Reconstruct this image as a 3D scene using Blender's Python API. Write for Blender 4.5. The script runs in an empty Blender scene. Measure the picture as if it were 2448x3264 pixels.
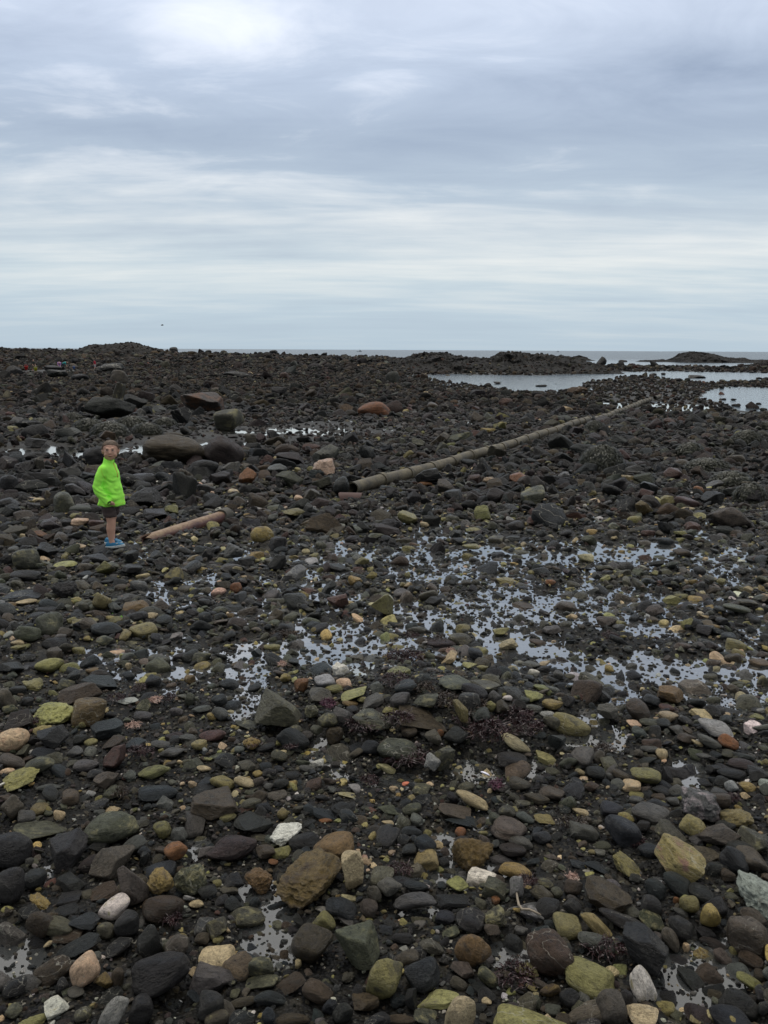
import bpy, bmesh, math, random
import numpy as np
from mathutils import Matrix, Vector
from mathutils.bvhtree import BVHTree

# ------------------------------------------------------------------ camera, sky, sun, exposure
scene = bpy.context.scene
COL = scene.collection
F = 2822.0                      # focal length in photo pixels
CX, CY = 1224.0, 1632.0
PITCH = math.radians(10.38)
CAM_H = 1.8
CAMR = (Matrix.Rotation(math.radians(90) - PITCH, 4, 'X') @ Matrix.Rotation(math.radians(0.30), 4, 'Z'))
cd = bpy.data.cameras.new('camera')
cam = bpy.data.objects.new('camera', cd)
COL.objects.link(cam)
cam.matrix_world = Matrix.Translation((0, 0, CAM_H)) @ CAMR
cd.sensor_fit = 'VERTICAL'
cd.sensor_height = 36.0
cd.sensor_width = 27.0
cd.lens = 36.0 * F / 3264.0
cd.clip_start = 0.05
cd.clip_end = 80000
scene.camera = cam
vs = scene.view_settings
vs.view_transform = 'Standard'
vs.look = 'None'
vs.exposure = 0.0
vs.gamma = 1.0
vs.use_curve_mapping = False

SUN_EL, SUN_AZ = math.radians(70), math.radians(-14)      # azimuth measured from +Y towards +X

def N(nt, typ, **kw):
    n = nt.nodes.new(typ)
    for k, v in kw.items():
        if k in ('inp',):
            for kk, vv in v.items():
                n.inputs[kk].default_value = vv
        else:
            setattr(n, k, v)
    return n

def L(nt, a, b):
    nt.links.new(a, b)

def MATH(nt, op, a, b=None, c=None, clamp=False):
    n = nt.nodes.new('ShaderNodeMath')
    n.operation = op
    n.use_clamp = clamp
    for i, v in enumerate((a, b, c)):
        if v is None:
            continue
        if isinstance(v, (int, float)):
            n.inputs[i].default_value = v
        else:
            nt.links.new(v, n.inputs[i])
    return n.outputs[0]

def MIXC(nt, fac, a, b, typ='MIX'):
    n = nt.nodes.new('ShaderNodeMix')
    n.data_type = 'RGBA'
    n.blend_type = typ
    for s, v in ((n.inputs[0], fac), (n.inputs[6], a), (n.inputs[7], b)):
        if isinstance(v, (int, float)):
            s.default_value = v
        elif isinstance(v, tuple):
            s.default_value = (v[0], v[1], v[2], 1)
        else:
            nt.links.new(v, s)
    return n.outputs[2]

def RAMP(nt, fac, stops, interp='LINEAR'):
    n = nt.nodes.new('ShaderNodeValToRGB')
    cr = n.color_ramp
    cr.interpolation = interp
    while len(cr.elements) < len(stops):
        cr.elements.new(0.5)
    for e, (p, c) in zip(cr.elements, stops):
        e.position = p
        e.color = (c, c, c, 1) if isinstance(c, (int, float)) else (c[0], c[1], c[2], 1)
    nt.links.new(fac, n.inputs[0])
    return n.outputs[0]

def lin(*c):
    return tuple(((v / 255) / 12.92 if v / 255 <= 0.04045 else ((v / 255 + 0.055) / 1.055) ** 2.4) for v in c)

def make_world():
    w = bpy.data.worlds.new('World')
    scene.world = w
    w.use_nodes = True
    nt = w.node_tree
    nt.nodes.clear()
    tc = N(nt, 'ShaderNodeTexCoord')
    sep = N(nt, 'ShaderNodeSeparateXYZ')
    L(nt, tc.outputs['Generated'], sep.inputs[0])
    X, Y, Z = sep.outputs
    el = MATH(nt, 'MULTIPLY', MATH(nt, 'ARCSINE', Z), 180 / math.pi)          # degrees
    az = MATH(nt, 'MULTIPLY', MATH(nt, 'ARCTAN2', X, Y), 180 / math.pi)
    # a flat cloud deck seen in perspective
    zz = MATH(nt, 'ADD', MATH(nt, 'MAXIMUM', Z, 0.0), 0.10)
    comb = N(nt, 'ShaderNodeCombineXYZ')
    L(nt, MATH(nt, 'DIVIDE', X, zz), comb.inputs[0])
    L(nt, MATH(nt, 'DIVIDE', Y, zz), comb.inputs[1])
    def deck(scale, detail, rough, rot, sx, sy, dist, off):
        mp = N(nt, 'ShaderNodeMapping')
        mp.inputs['Rotation'].default_value = (0, 0, math.radians(rot))
        mp.inputs['Scale'].default_value = (sx, sy, 1)
        mp.inputs['Location'].default_value = (off, off * 0.7, 0)
        L(nt, comb.outputs[0], mp.inputs[0])
        nz = N(nt, 'ShaderNodeTexNoise')
        nz.inputs['Scale'].default_value = scale
        nz.inputs['Detail'].default_value = detail
        nz.inputs['Roughness'].default_value = rough
        nz.inputs['Distortion'].default_value = dist
        L(nt, mp.outputs[0], nz.inputs[0])
        return nz.outputs[0]
    n1 = deck(0.75, 5, 0.52, 8, 0.55, 1.0, 0.35, 3.1)
    n2 = deck(1.9, 6, 0.55, -7, 0.32, 1.0, 0.5, 11.3)
    n4 = deck(4.2, 6, 0.6, 4, 0.22, 1.0, 0.4, 23.9)
    n3 = deck(0.33, 3, 0.5, 16, 0.5, 1.0, 0.2, 5.7)
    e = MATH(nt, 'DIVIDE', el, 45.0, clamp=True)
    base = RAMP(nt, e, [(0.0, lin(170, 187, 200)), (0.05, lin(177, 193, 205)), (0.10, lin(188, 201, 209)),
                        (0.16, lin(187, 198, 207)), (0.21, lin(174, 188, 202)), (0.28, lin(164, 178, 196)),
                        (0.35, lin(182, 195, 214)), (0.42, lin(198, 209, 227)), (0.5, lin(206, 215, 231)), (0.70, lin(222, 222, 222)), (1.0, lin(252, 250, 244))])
    # streak strength: strongest low in the sky
    def cen(n, amp):
        return MATH(nt, 'MULTIPLY', MATH(nt, 'SUBTRACT', n, 0.5), amp)
    fine = RAMP(nt, e, [(0.0, 1.0), (0.22, 1.0), (0.34, .42), (1.0, .35)])
    s = MATH(nt, 'ADD', cen(n1, 1.15), MATH(nt, 'MULTIPLY', cen(n2, 0.75), fine))
    n5 = deck(2.6, 6, 0.6, 22, 0.7, 1.0, 0.6, 41.7)
    up5 = RAMP(nt, e, [(0.0, 0.0), (0.15, 0.3), (0.34, 1.0), (1.0, 1.0)])
    s = MATH(nt, 'ADD', s, cen(n3, 1.0))
    s = MATH(nt, 'ADD', s, MATH(nt, 'MULTIPLY', cen(n5, 1.1), up5))
    s = MATH(nt, 'ADD', s, MATH(nt, 'MULTIPLY', cen(n4, 0.42), fine))
    # broad patches of the deck: (az, el, half width az, el, gain)
    for (a0, e0, wa, we, g) in ((-10.0, 18.3, 3.0, 1.6, 0.11), (-5.0, 16.3, 8, 3.4, 0.20), (11, 18.8, 14, 2.4, 0.12), (-18, 12.0, 14, 2.4, -0.16), (2, 13.0, 8, 1.6, -0.06),
                                (-21, 16.6, 9, 2.2, -0.14), (14, 14.8, 5, 1.8, -0.12), (-2, 10.2, 22, 1.6, -0.06), (-12, 7.8, 9, .7, 0.10),
                                (3.5, 6.0, 7, .5, 0.16), (-7, 3.5, 13, .45, 0.10), (20, 6.5, 9, 1.2, 0.08), (21, 3.2, 7, 1.2, -0.10)):
        da = MATH(nt, 'DIVIDE', MATH(nt, 'SUBTRACT', az, a0), wa)
        de = MATH(nt, 'DIVIDE', MATH(nt, 'SUBTRACT', el, e0), we)
        q = MATH(nt, 'ADD', MATH(nt, 'MULTIPLY', da, da), MATH(nt, 'MULTIPLY', de, de))
        q = MATH(nt, 'ADD', MATH(nt, 'ADD', q, cen(n1, 2.6)), cen(n2, 2.0))
        gs = MATH(nt, 'EXPONENT', MATH(nt, 'MULTIPLY', MATH(nt, 'MAXIMUM', q, 0.0), -1.0))
        s = MATH(nt, 'ADD', s, MATH(nt, 'MULTIPLY', gs, g))
    fade = RAMP(nt, e, [(0.0, 0.12), (0.05, 0.5), (0.11, 1.0), (1.0, 1.0)])
    s = MATH(nt, 'MULTIPLY', s, fade)
    pos = MATH(nt, 'MAXIMUM', s, 0.0)
    neg = MATH(nt, 'MAXIMUM', MATH(nt, 'MULTIPLY', s, -1.0), 0.0)
    warm = RAMP(nt, e, [(0.0, lin(226, 226, 220)), (0.2, lin(228, 230, 230)), (0.35, lin(240, 245, 255))])
    c = MIXC(nt, MATH(nt, 'MULTIPLY', pos, 1.95, clamp=True), base, warm)
    c = MIXC(nt, MATH(nt, 'MULTIPLY', neg, 1.35, clamp=True), c, lin(138, 153, 176))
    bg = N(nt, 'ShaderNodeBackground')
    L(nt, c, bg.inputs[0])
    # unseen sky behind the camera dimmed, to keep light off front faces
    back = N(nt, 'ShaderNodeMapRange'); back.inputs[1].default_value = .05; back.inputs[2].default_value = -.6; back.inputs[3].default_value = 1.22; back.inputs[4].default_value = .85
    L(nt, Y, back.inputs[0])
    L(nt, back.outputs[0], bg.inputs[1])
    sky = N(nt, 'ShaderNodeTexSky')
    sky.sky_type = 'NISHITA'
    sky.sun_disc = False
    sky.sun_elevation = SUN_EL
    sky.sun_rotation = SUN_AZ
    bg2 = N(nt, 'ShaderNodeBackground')
    L(nt, sky.outputs[0], bg2.inputs[0])
    bg2.inputs[1].default_value = 0.08
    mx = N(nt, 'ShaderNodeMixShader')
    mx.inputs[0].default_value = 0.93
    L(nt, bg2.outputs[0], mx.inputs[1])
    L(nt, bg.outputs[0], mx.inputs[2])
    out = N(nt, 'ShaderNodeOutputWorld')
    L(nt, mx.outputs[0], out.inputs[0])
make_world()

sd_ = bpy.data.lights.new('sun', 'SUN')
sd_.energy = 1.5
sd_.angle = math.radians(25)
sd_.color = (1.0, 0.96, 0.9)
sun = bpy.data.objects.new('sun', sd_)
COL.objects.link(sun)
sv = Vector((math.sin(SUN_AZ) * math.cos(SUN_EL), math.cos(SUN_AZ) * math.cos(SUN_EL), math.sin(SUN_EL)))
sun.rotation_euler = sv.to_track_quat('Z', 'Y').to_euler()
sun.location = (0, 0, 30)

# ------------------------------------------------------------------ helpers
rng = np.random.default_rng(7)
random.seed(7)
CR = np.array(CAMR.to_3x3())
CAMP = np.array((0, 0, CAM_H))

def ray(px, py):
    d = CR @ np.array(((px - CX) / F, -(py - CY) / F, -1.0))
    return d

def project(P):
    q = (np.asarray(P) - CAMP) @ CR
    return CX + F * q[..., 0] / -q[..., 2], CY - F * q[..., 1] / -q[..., 2], -q[..., 2]

def _h(ix, iy, iz, seed):
    v = (ix.astype(np.int64) * 374761393 + iy.astype(np.int64) * 668265263 + iz.astype(np.int64) * 2147483647 + seed * 974634533) & 0xffffffff
    v = ((v ^ (v >> 13)) * 1274126177) & 0xffffffff
    v = ((v ^ (v >> 15)) * 2246822519) & 0xffffffff
    v = v ^ (v >> 16)
    return (v & 0xffff) / 65535.0 * 2 - 1

def vnoise(P, seed=0):
    P = np.asarray(P, dtype=float)
    i = np.floor(P).astype(np.int64)
    f = P - i
    u = f * f * f * (f * (f * 6 - 15) + 10)
    r = 0
    for dx in (0, 1):
        wx = u[..., 0] if dx else 1 - u[..., 0]
        for dy in (0, 1):
            wy = u[..., 1] if dy else 1 - u[..., 1]
            for dz in (0, 1):
                wz = u[..., 2] if dz else 1 - u[..., 2]
                r = r + wx * wy * wz * _h(i[..., 0] + dx, i[..., 1] + dy, i[..., 2] + dz, seed)
    return r

def fbm(P, seed=0, oct=4, gain=0.5):
    P = np.asarray(P, dtype=float)
    a, r = 1.0, 0
    for o in range(oct):
        r = r + a * vnoise(P * (2.03 ** o) + o * 17.3, seed + o)
        a *= gain
    return r

def fbm2(x, y, s, seed=0, oct=4, gain=0.5):
    return fbm(np.stack([x * s, y * s, np.zeros_like(x) + 0.37], -1), seed, oct, gain)

def sstep(a, b, x):
    t = np.clip((x - a) / (b - a), 0, 1)
    return t * t * (3 - 2 * t)

def tag(o, label=None, cat=None, group=None, kind=None):
    if label: o['label'] = label
    if cat: o['category'] = cat
    if group: o['group'] = group
    if kind: o['kind'] = kind
    return o

def link(name, me, mat=None, parent=None, loc=None, smooth=True, sharp=None):
    o = bpy.data.objects.new(name, me)
    COL.objects.link(o)
    if mat is not None:
        me.materials.append(mat)
    if smooth and len(me.polygons):
        me.polygons.foreach_set('use_smooth', np.ones(len(me.polygons), dtype=bool))
        if sharp:
            me.set_sharp_from_angle(angle=math.radians(sharp))
    if parent is not None:
        o.parent = parent
    if loc is not None:
        o.location = loc
    return o

def mesh_np(name, V, Fc):
    """V (n,3), Fc (m,k) with k = 3 or 4"""
    me = bpy.data.meshes.new(name)
    V = np.asarray(V, dtype=np.float32)
    Fc = np.asarray(Fc, dtype=np.int32)
    k = Fc.shape[1]
    me.vertices.add(len(V))
    me.vertices.foreach_set('co', V.ravel())
    me.loops.add(Fc.size)
    me.loops.foreach_set('vertex_index', Fc.ravel())
    me.polygons.add(len(Fc))
    me.polygons.foreach_set('loop_start', np.arange(0, Fc.size, k, dtype=np.int32))
    me.update(calc_edges=True)
    me.validate()
    return me

def empty(name, loc, rz=0):
    o = bpy.data.objects.new(name, None)
    o.empty_display_size = 0.1
    COL.objects.link(o)
    o.location = loc
    o.rotation_euler = (0, 0, rz)
    return o

def tube(pts, radii, seg=8, cap=True):
    """a swept tube as (V, F) quads"""
    pts = [Vector(p) for p in pts]
    V, Fc = [], []
    n = len(pts)
    up = Vector((0, 0, 1))
    for i, p in enumerate(pts):
        t = (pts[min(i + 1, n - 1)] - pts[max(i - 1, 0)]).normalized()
        a = t.cross(up)
        if a.length < 1e-3:
            a = t.cross(Vector((0, 1, 0)))
        a.normalize()
        b = a.cross(t).normalized()
        for k in range(seg):
            q = 2 * math.pi * k / seg
            V.append(p + (a * math.cos(q) + b * math.sin(q)) * radii[i])
    for i in range(n - 1):
        for k in range(seg):
            k2 = (k + 1) % seg
            Fc.append((i * seg + k, i * seg + k2, (i + 1) * seg + k2, (i + 1) * seg + k))
    if cap:
        for (i, rev) in ((0, True), (n - 1, False)):
            c = len(V)
            V.append(pts[i])
            for k in range(seg):
                k2 = (k + 1) % seg
                t4 = (i * seg + k, i * seg + k2, c, c)
                Fc.append(t4)
    return V, Fc

def mesh_py(name, V, Fc):
    me = bpy.data.meshes.new(name)
    Fc = [tuple(dict.fromkeys(f)) for f in Fc]
    me.from_pydata([tuple(v) for v in V], [], Fc)
    me.update()
    return me

def lathe(profile, seg=20):
    V, Fc = [], []
    for (r, z) in profile:
        for k in range(seg):
            q = 2 * math.pi * k / seg
            V.append((r * math.cos(q), r * math.sin(q), z))
    for i in range(len(profile) - 1):
        for k in range(seg):
            k2 = (k + 1) % seg
            Fc.append((i * seg + k, i * seg + k2, (i + 1) * seg + k2, (i + 1) * seg + k))
    return V, Fc

_ICO = {}
def ico(sub):
    if sub not in _ICO:
        bm = bmesh.new()
        bmesh.ops.create_icosphere(bm, subdivisions=sub, radius=1.0)
        V = np.array([v.co[:] for v in bm.verts])
        Fc = np.array([[v.index for v in f.verts] for f in bm.faces], dtype=np.int32)
        bm.free()
        V /= np.linalg.norm(V, axis=1)[:, None]
        _ICO[sub] = (V, Fc)
    return _ICO[sub]

def blob(name, parts, voxel=0.008, smooth=2, disp=None):
    """one continuous surface grown round ellipsoids: parts = chains of (x,y,z,rx,ry,rz)"""
    Vs, Fs, off = [], [], 0
    d, fc = ico(3)
    for ch in parts:
        pts = [np.array(p if len(p) == 6 else (p[0], p[1], p[2], p[3], p[3], p[3]), dtype=float) for p in ch]
        allp = []
        if len(pts) == 1:
            allp = pts
        for a, b in zip(pts[:-1], pts[1:]):
            ln = np.linalg.norm(a[:3] - b[:3])
            k = max(2, int(ln / (0.35 * min(a[3:].min(), b[3:].min())) + 1))
            for i in range(k + 1):
                allp.append(a + (b - a) * i / k)
        for p in allp:
            Vs.append(d * p[3:] + p[:3])
            Fs.append(fc + off)
            off += len(d)
    me0 = mesh_np(name, np.concatenate(Vs), np.concatenate(Fs))
    o = bpy.data.objects.new(name, me0)
    COL.objects.link(o)
    m = o.modifiers.new('r', 'REMESH')
    m.mode = 'VOXEL'
    m.voxel_size = voxel
    if smooth:
        m2 = o.modifiers.new('s', 'SMOOTH')
        m2.iterations = smooth
        m2.factor = 0.5
    dg = bpy.context.evaluated_depsgraph_get()
    dg.update()
    me = bpy.data.meshes.new_from_object(o.evaluated_get(dg))
    bpy.data.objects.remove(o)
    bpy.data.meshes.remove(me0)
    me.name = name
    if disp is not None:
        n = len(me.vertices)
        V = np.empty(n * 3); me.vertices.foreach_get('co', V); V = V.reshape(-1, 3)
        nn = np.empty(n * 3); me.vertices.foreach_get('normal', nn); nn = nn.reshape(-1, 3)
        V = V + nn * disp(V)[:, None]
        me.vertices.foreach_set('co', V.ravel())
        me.update()
    return me

# ------------------------------------------------------------------ terrain
ZW = -0.35                                        # water level of the tide pools and the sea
def horizon_plane(px, py, z):
    d = ray(px, py)
    t = (z - CAM_H) / d[2]
    return (d * t)[:2]

POOLS_PX = [
    [(1270, 1198), (1420, 1193), (1600, 1196), (1720, 1197), (1830, 1192), (1960, 1186), (2100, 1183), (2250, 1186), (2448, 1189), (2640, 1192),
     (2640, 1216), (2448, 1214), (2330, 1217), (2250, 1222), (2200, 1219), (2130, 1210), (2080, 1199), (2000, 1198), (1960, 1207), (1900, 1217),
     (1850, 1234), (1800, 1243), (1730, 1249), (1650, 1247), (1560, 1234), (1480, 1224), (1400, 1214), (1330, 1206)],
    [(2228, 1262), (2280, 1244), (2320, 1232), (2448, 1236), (2700, 1240), (2700, 1318), (2448, 1314), (2400, 1312), (2340, 1305), (2290, 1285)],
    [(1905, 1135), (1930, 1150), (1975, 1160), (2060, 1167), (2160, 1171), (2300, 1174), (2448, 1174), (2900, 1178), (2900, 1126), (1905, 1121)],
]
POOLS = [np.array([horizon_plane(px, py, ZW) for px, py in pl]) for pl in POOLS_PX]

def poly_sd(x, y, pl):
    """signed distance, positive inside"""
    d2 = np.full(x.shape, 1e18)
    ins = np.zeros(x.shape, dtype=bool)
    n = len(pl)
    for i in range(n):
        ax, ay = pl[i]
        bx, by = pl[(i + 1) % n]
        ex, ey = bx - ax, by - ay
        t = np.clip(((x - ax) * ex + (y - ay) * ey) / (ex * ex + ey * ey + 1e-12), 0, 1)
        d2 = np.minimum(d2, (x - ax - t * ex) ** 2 + (y - ay - t * ey) ** 2)
        c = ((ay > y) != (by > y)) & (x < (bx - ax) * (y - ay) / ((by - ay) if by != ay else 1e-12) + ax)
        ins ^= c
    return np.where(ins, 1, -1) * np.sqrt(d2)

LD = np.array([0, 12, 20, 30, 40, 55, 75, 90, 115, 140, 150, 185, 260, 500.])
LC = np.array([-1500, 0, 300, 420, 560, 720, 900, 1200, 1400, 1600, 1900, 2300, 3500.])
LZ = np.array([
    #0   12   20    30    40    55    75    90    115  140   150  185  260  500
    [0, .02, .00, -.02, -.05, -.10, -.15, -.10,  .9, 2.6, 2.9, 3.0, 2.5, -3],     # -1500
    [0, .00, -.03, -.10, -.17, -.28, -.30, -.27,  .75, 2.30, 2.40, 1.0, -2, -6],   # 0
    [0, .00, -.03, -.10, -.17, -.28, -.30, -.27,  .65, 1.98, 2.05, .6, -2, -6],    # 300
    [0, .00, -.03, -.10, -.17, -.28, -.30, -.27,  .65, 2.10, 2.12, .3, -2, -6],    # 420
    [0, .00, -.03, -.10, -.17, -.28, -.30, -.26,  .45, 1.50, 1.45, 0, -2, -6],     # 560
    [0, .00, -.03, -.10, -.17, -.28, -.29, -.26,  .25, 1.20, 1.05, -.3, -3, -6],    # 720
    [0, .00, -.03, -.10, -.17, -.28, -.28, -.24,  .15, .82, .75, -.6, -3, -6],     # 900
    [0, .00, -.03, -.10, -.17, -.26, -.28, -.16,  .12, .45, .40, -.9, -3, -6],     # 1200
    [0, .00, -.03, -.10, -.17, -.26, -.24, -.08,  .10, -.2, -.6, -2, -4, -6],      # 1400
    [0, .00, -.03, -.10, -.17, -.24, -.20, .0,   .05, -.6, -1.2, -2.5, -4, -6],    # 1600
    [0, .00, -.03, -.10, -.15, -.20, -.22, -.1,  -.12, -1.2, -1.5, -2.5, -4, -6],  # 1900
    [0, .00, -.03, -.12, -.18, -.24, -.26, -.22, -.2, -1.2, -1.5, -2.5, -4, -6],  # 2300
    [0, .00, -.03, -.10, -.18, -.24, -.26, -.22, -.2, -.8, -1.2, -2.5, -4, -6],   # 3500
])
def land(x, y):
    yy = np.maximum(y, 0.3)
    col = np.where(y > 0.3, CX + F * x / (yy + 0.3), np.where(x > 0, 3500, -1500))
    col = np.clip(col, -1500, 3500)
    d = np.clip(y, 0, 499)
    ci = np.clip(np.searchsorted(LC, col, side='right') - 1, 0, len(LC) - 2)
    di = np.clip(np.searchsorted(LD, d, side='right') - 1, 0, len(LD) - 2)
    tc = (col - LC[ci]) / (LC[ci + 1] - LC[ci])
    td = (d - LD[di]) / (LD[di + 1] - LD[di])
    return ((LZ[ci, di] * (1 - td) + LZ[ci, di + 1] * td) * (1 - tc) + (LZ[ci + 1, di] * (1 - td) + LZ[ci + 1, di + 1] * td) * tc)

def base_z(x, y):
    """broad shape of the beach without the pebble-scale relief"""
    x = np.asarray(x, dtype=float); y = np.asarray(y, dtype=float)
    z = land(x, y)
    z = z + .085 * np.exp(-(((x - .33) / .62) ** 2) - (((y - 4.15) / .38) ** 2)) + .05 * np.exp(-(((x - .05) / .9) ** 2) - (((y - 4.3) / .6) ** 2))
    far = y > 24
    if far.any():
        sd = np.full(x.shape, -1e9)
        xf, yf = x[far], y[far]
        s = np.full(xf.shape, -1e9)
        wob = fbm2(xf, yf, 0.22, 91, 3) * np.clip(yf * 0.014, 0.3, 1.4)
        for pl in POOLS:
            s = np.maximum(s, poly_sd(xf, yf, pl))
        s = s + wob * 0.6
        zf = z[far]
        onland = np.minimum(np.maximum(zf, ZW + 0.03), ZW + 0.008 + np.maximum(-s, 0) * 0.016)
        onland = np.where(zf < ZW, zf, onland)
        inwater = ZW - np.clip(s * 0.08, 0, 0.5)
        zf = np.where(s > 0, np.minimum(inwater, np.maximum(zf, ZW - .5)), onland)
        z = z.copy()
        z[far] = zf
    return z

# wet patches between the near stones: (px, py, rx, ry, strength)
WET = [(1500, 1770, 800, 100, .76), (2230, 1800, 420, 160, .80), (1000, 1890, 430, 130, .74), (1650, 1930, 550, 90, .76), (1950, 1900, 350, 80, .74), (1500, 2060, 650, 90, .68), (2200, 2150, 380, 130, .68), (1000, 2080, 350, 90, .68), (500, 2120, 320, 120, .5), (600, 2330, 300, 60, .42),
       (800, 2130, 75, 120, 1.1), (770, 2250, 60, 70, 1.1), (1130, 2045, 95, 32, 1.1), (1150, 2115, 55, 32, 1.0), (1650, 1900, 120, 26, 1.0),
       (1400, 1960, 110, 40, .9), (2080, 2000, 120, 28, 1.1), (1770, 2095, 70, 45, 1.0), (1560, 2120, 25, 35, .8), (1930, 2100, 40, 28, 1.0), (1860, 2120, 40, 18, .9),
       (2330, 2240, 130, 40, .95), (1900, 2375, 95, 45, 1.1), (1880, 2310, 40, 40, 1.0), (2180, 2470, 60, 50, .9), (2250, 2140, 110, 26, .8), (2360, 2370, 40, 30, .8),
       (1040, 2420, 95, 55, 1.05), (1080, 2480, 60, 22, .8), (880, 2370, 60, 25, .7), (1260, 2500, 75, 25, .9), (1500, 2475, 85, 26, .9), (1720, 2460, 50, 40, .8),
       (1530, 2620, 40, 22, .8), (1400, 2690, 60, 40, .9), (1450, 2790, 180, 45, .9), (640, 2700, 60, 45, .8), (820, 2850, 90, 45, .6), (700, 2380, 40, 20, .6),
       (2240, 3130, 150, 110, 1.1), (860, 3010, 90, 110, 1.0), (80, 3060, 150, 100, .95), (1620, 3050, 80, 55, .95), (1330, 2920, 110, 45, .8), (560, 3220, 90, 50, .9), (660, 3170, 60, 70, .6),
       (60, 2990, 70, 50, .7), (130, 2800, 50, 25, .6), (2130, 2810, 70, 20, .8), (1770, 3120, 60, 35, .7), (1690, 2950, 40, 60, .6), (2360, 3020, 90, 30, .7),
       (350, 1985, 60, 25, .9), (210, 2200, 40, 25, .5), (330, 2080, 40, 20, .5), (520, 2210, 60, 25, .6),
       # the muddy flat behind the boy
       (250, 1442, 330, 16, 1.0), (640, 1420, 150, 14, 1.1), (800, 1376, 80, 7, 1.0), (1000, 1375, 200, 12, .7), (1120, 1320, 30, 10, 1.0), (980, 1335, 160, 14, .5), (1500, 1345, 30, 14, .9), (1340, 1320, 60, 18, .5),
       (430, 1465, 60, 12, 1.0), (240, 1522, 22, 10, 1.0), (960, 1440, 70, 10, .9), (160, 1425, 50, 8, .9), (2320, 1590, 25, 18, 1.1), (2330, 1440, 60, 14, .8), (2440, 1590, 20, 14, 1.1), (1060, 1590, 35, 14, 1.0), (930, 1618, 35, 8, .9), (1280, 1625, 90, 14, .8), (1900, 1660, 60, 14, .9)]
def wetness(x, y):
    P = np.stack([x, y, np.zeros_like(x)], -1)
    ok = y > 0.8
    u, v, dpt = project(np.where(ok[..., None], P, np.array((0, 5., 0))))
    w = np.zeros_like(x)
    calm = sstep(3.6, 6.2, y)
    wob = fbm2(x, y, 2.0, 31, 3, .6) * 0.55 + fbm2(x, y, 5.0, 37, 4, .85) * (0.28 + 0.72 * calm)
    for (px, py, rx, ry, s) in WET:
        q = np.sqrt(((u - px) / rx) ** 2 + ((v - py) / ry) ** 2) + wob * 0.75
        w = np.maximum(w, s * np.clip(1.45 - q, 0, 1))
    w = np.where(ok & (y < 34), w, 0)
    return np.clip(w, 0, 1.1)

def ground_z(x, y):
    """the full ground surface"""
    x = np.asarray(x, dtype=float); y = np.asarray(y, dtype=float)
    z = base_z(x, y)
    near = sstep(40, 18, y)
    rel = fbm2(x, y, 1.1, 3, 4, .55) * 0.022 + fbm2(x, y, 9, 5, 3, .55) * 0.008
    w = wetness(x, y)
    z = z + near * (0.026 + rel - 0.066 * w)
    z = z + (1 - near) * (fbm2(x, y, 0.28, 9, 4) * 0.05) * np.where(z > ZW + .02, 1, .3)
    rise = sstep(95, 140, y)
    z = z + rise * fbm2(x, y, 0.11, 13, 4, .6) * 0.22 * np.where(z > ZW + .05, 1, 0)
    return z

def ground_hits(pix):
    """where pixels meet the broad ground"""
    pix = np.asarray(pix, dtype=float)
    D = np.stack([(pix[:, 0] - CX) / F, -(pix[:, 1] - CY) / F, -np.ones(len(pix))], -1) @ CR.T
    T = np.exp(np.linspace(math.log(1.5), math.log(420), 700))
    P = CAMP + D[:, None, :] * T[None, :, None]
    G = base_z(P[..., 0].ravel(), P[..., 1].ravel()).reshape(P.shape[:2])
    below = P[..., 2] < G
    k = np.argmax(below, axis=1)
    k = np.where(below.any(axis=1), k, len(T) - 1)
    k0 = np.maximum(k - 1, 0)
    i = np.arange(len(pix))
    g0 = P[i, k0, 2] - G[i, k0]
    g1 = P[i, k, 2] - G[i, k]
    t = T[k0] + (T[k] - T[k0]) * np.clip(g0 / np.where(g0 - g1 == 0, 1, g0 - g1), 0, 1)
    return CAMP + D * t[:, None], D

# ------------------------------------------------------------------ materials
def new_mat(name):
    m = bpy.data.materials.new(name)
    m.use_nodes = True
    nt = m.node_tree
    nt.nodes.clear()
    out = N(nt, 'ShaderNodeOutputMaterial')
    return m, nt, out

def noise(nt, vec, scale, detail=4, rough=.55, dist=0.0):
    n = N(nt, 'ShaderNodeTexNoise')
    n.inputs['Scale'].default_value = scale
    n.inputs['Detail'].default_value = detail
    n.inputs['Roughness'].default_value = rough
    n.inputs['Distortion'].default_value = dist
    if vec is not None:
        L(nt, vec, n.inputs[0])
    return n.outputs[0]

def simple_mat(name, col, rough=0.6, var=0.25, scale=30, bump=0.15, metallic=0.0, spec=0.5):
    m, nt, out = new_mat(name)
    tc = N(nt, 'ShaderNodeTexCoord')
    n1 = noise(nt, tc.outputs['Object'], scale, 5)
    f = MATH(nt, 'ADD', MATH(nt, 'MULTIPLY', MATH(nt, 'SUBTRACT', n1, 0.5), 2 * var), 1.0)
    vm = N(nt, 'ShaderNodeVectorMath', operation='SCALE')
    vm.inputs[0].default_value = col[:3]
    L(nt, f, vm.inputs['Scale'])
    b = N(nt, 'ShaderNodeBsdfPrincipled')
    L(nt, vm.outputs[0], b.inputs['Base Color'])
    b.inputs['Roughness'].default_value = rough
    b.inputs['Metallic'].default_value = metallic
    b.inputs['Specular IOR Level'].default_value = spec
    if bump:
        bp = N(nt, 'ShaderNodeBump')
        bp.inputs['Strength'].default_value = bump
        bp.inputs['Distance'].default_value = 0.01
        L(nt, n1, bp.inputs['Height'])
        L(nt, bp.outputs[0], b.inputs['Normal'])
    L(nt, b.outputs[0], out.inputs[0])
    return m

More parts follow.
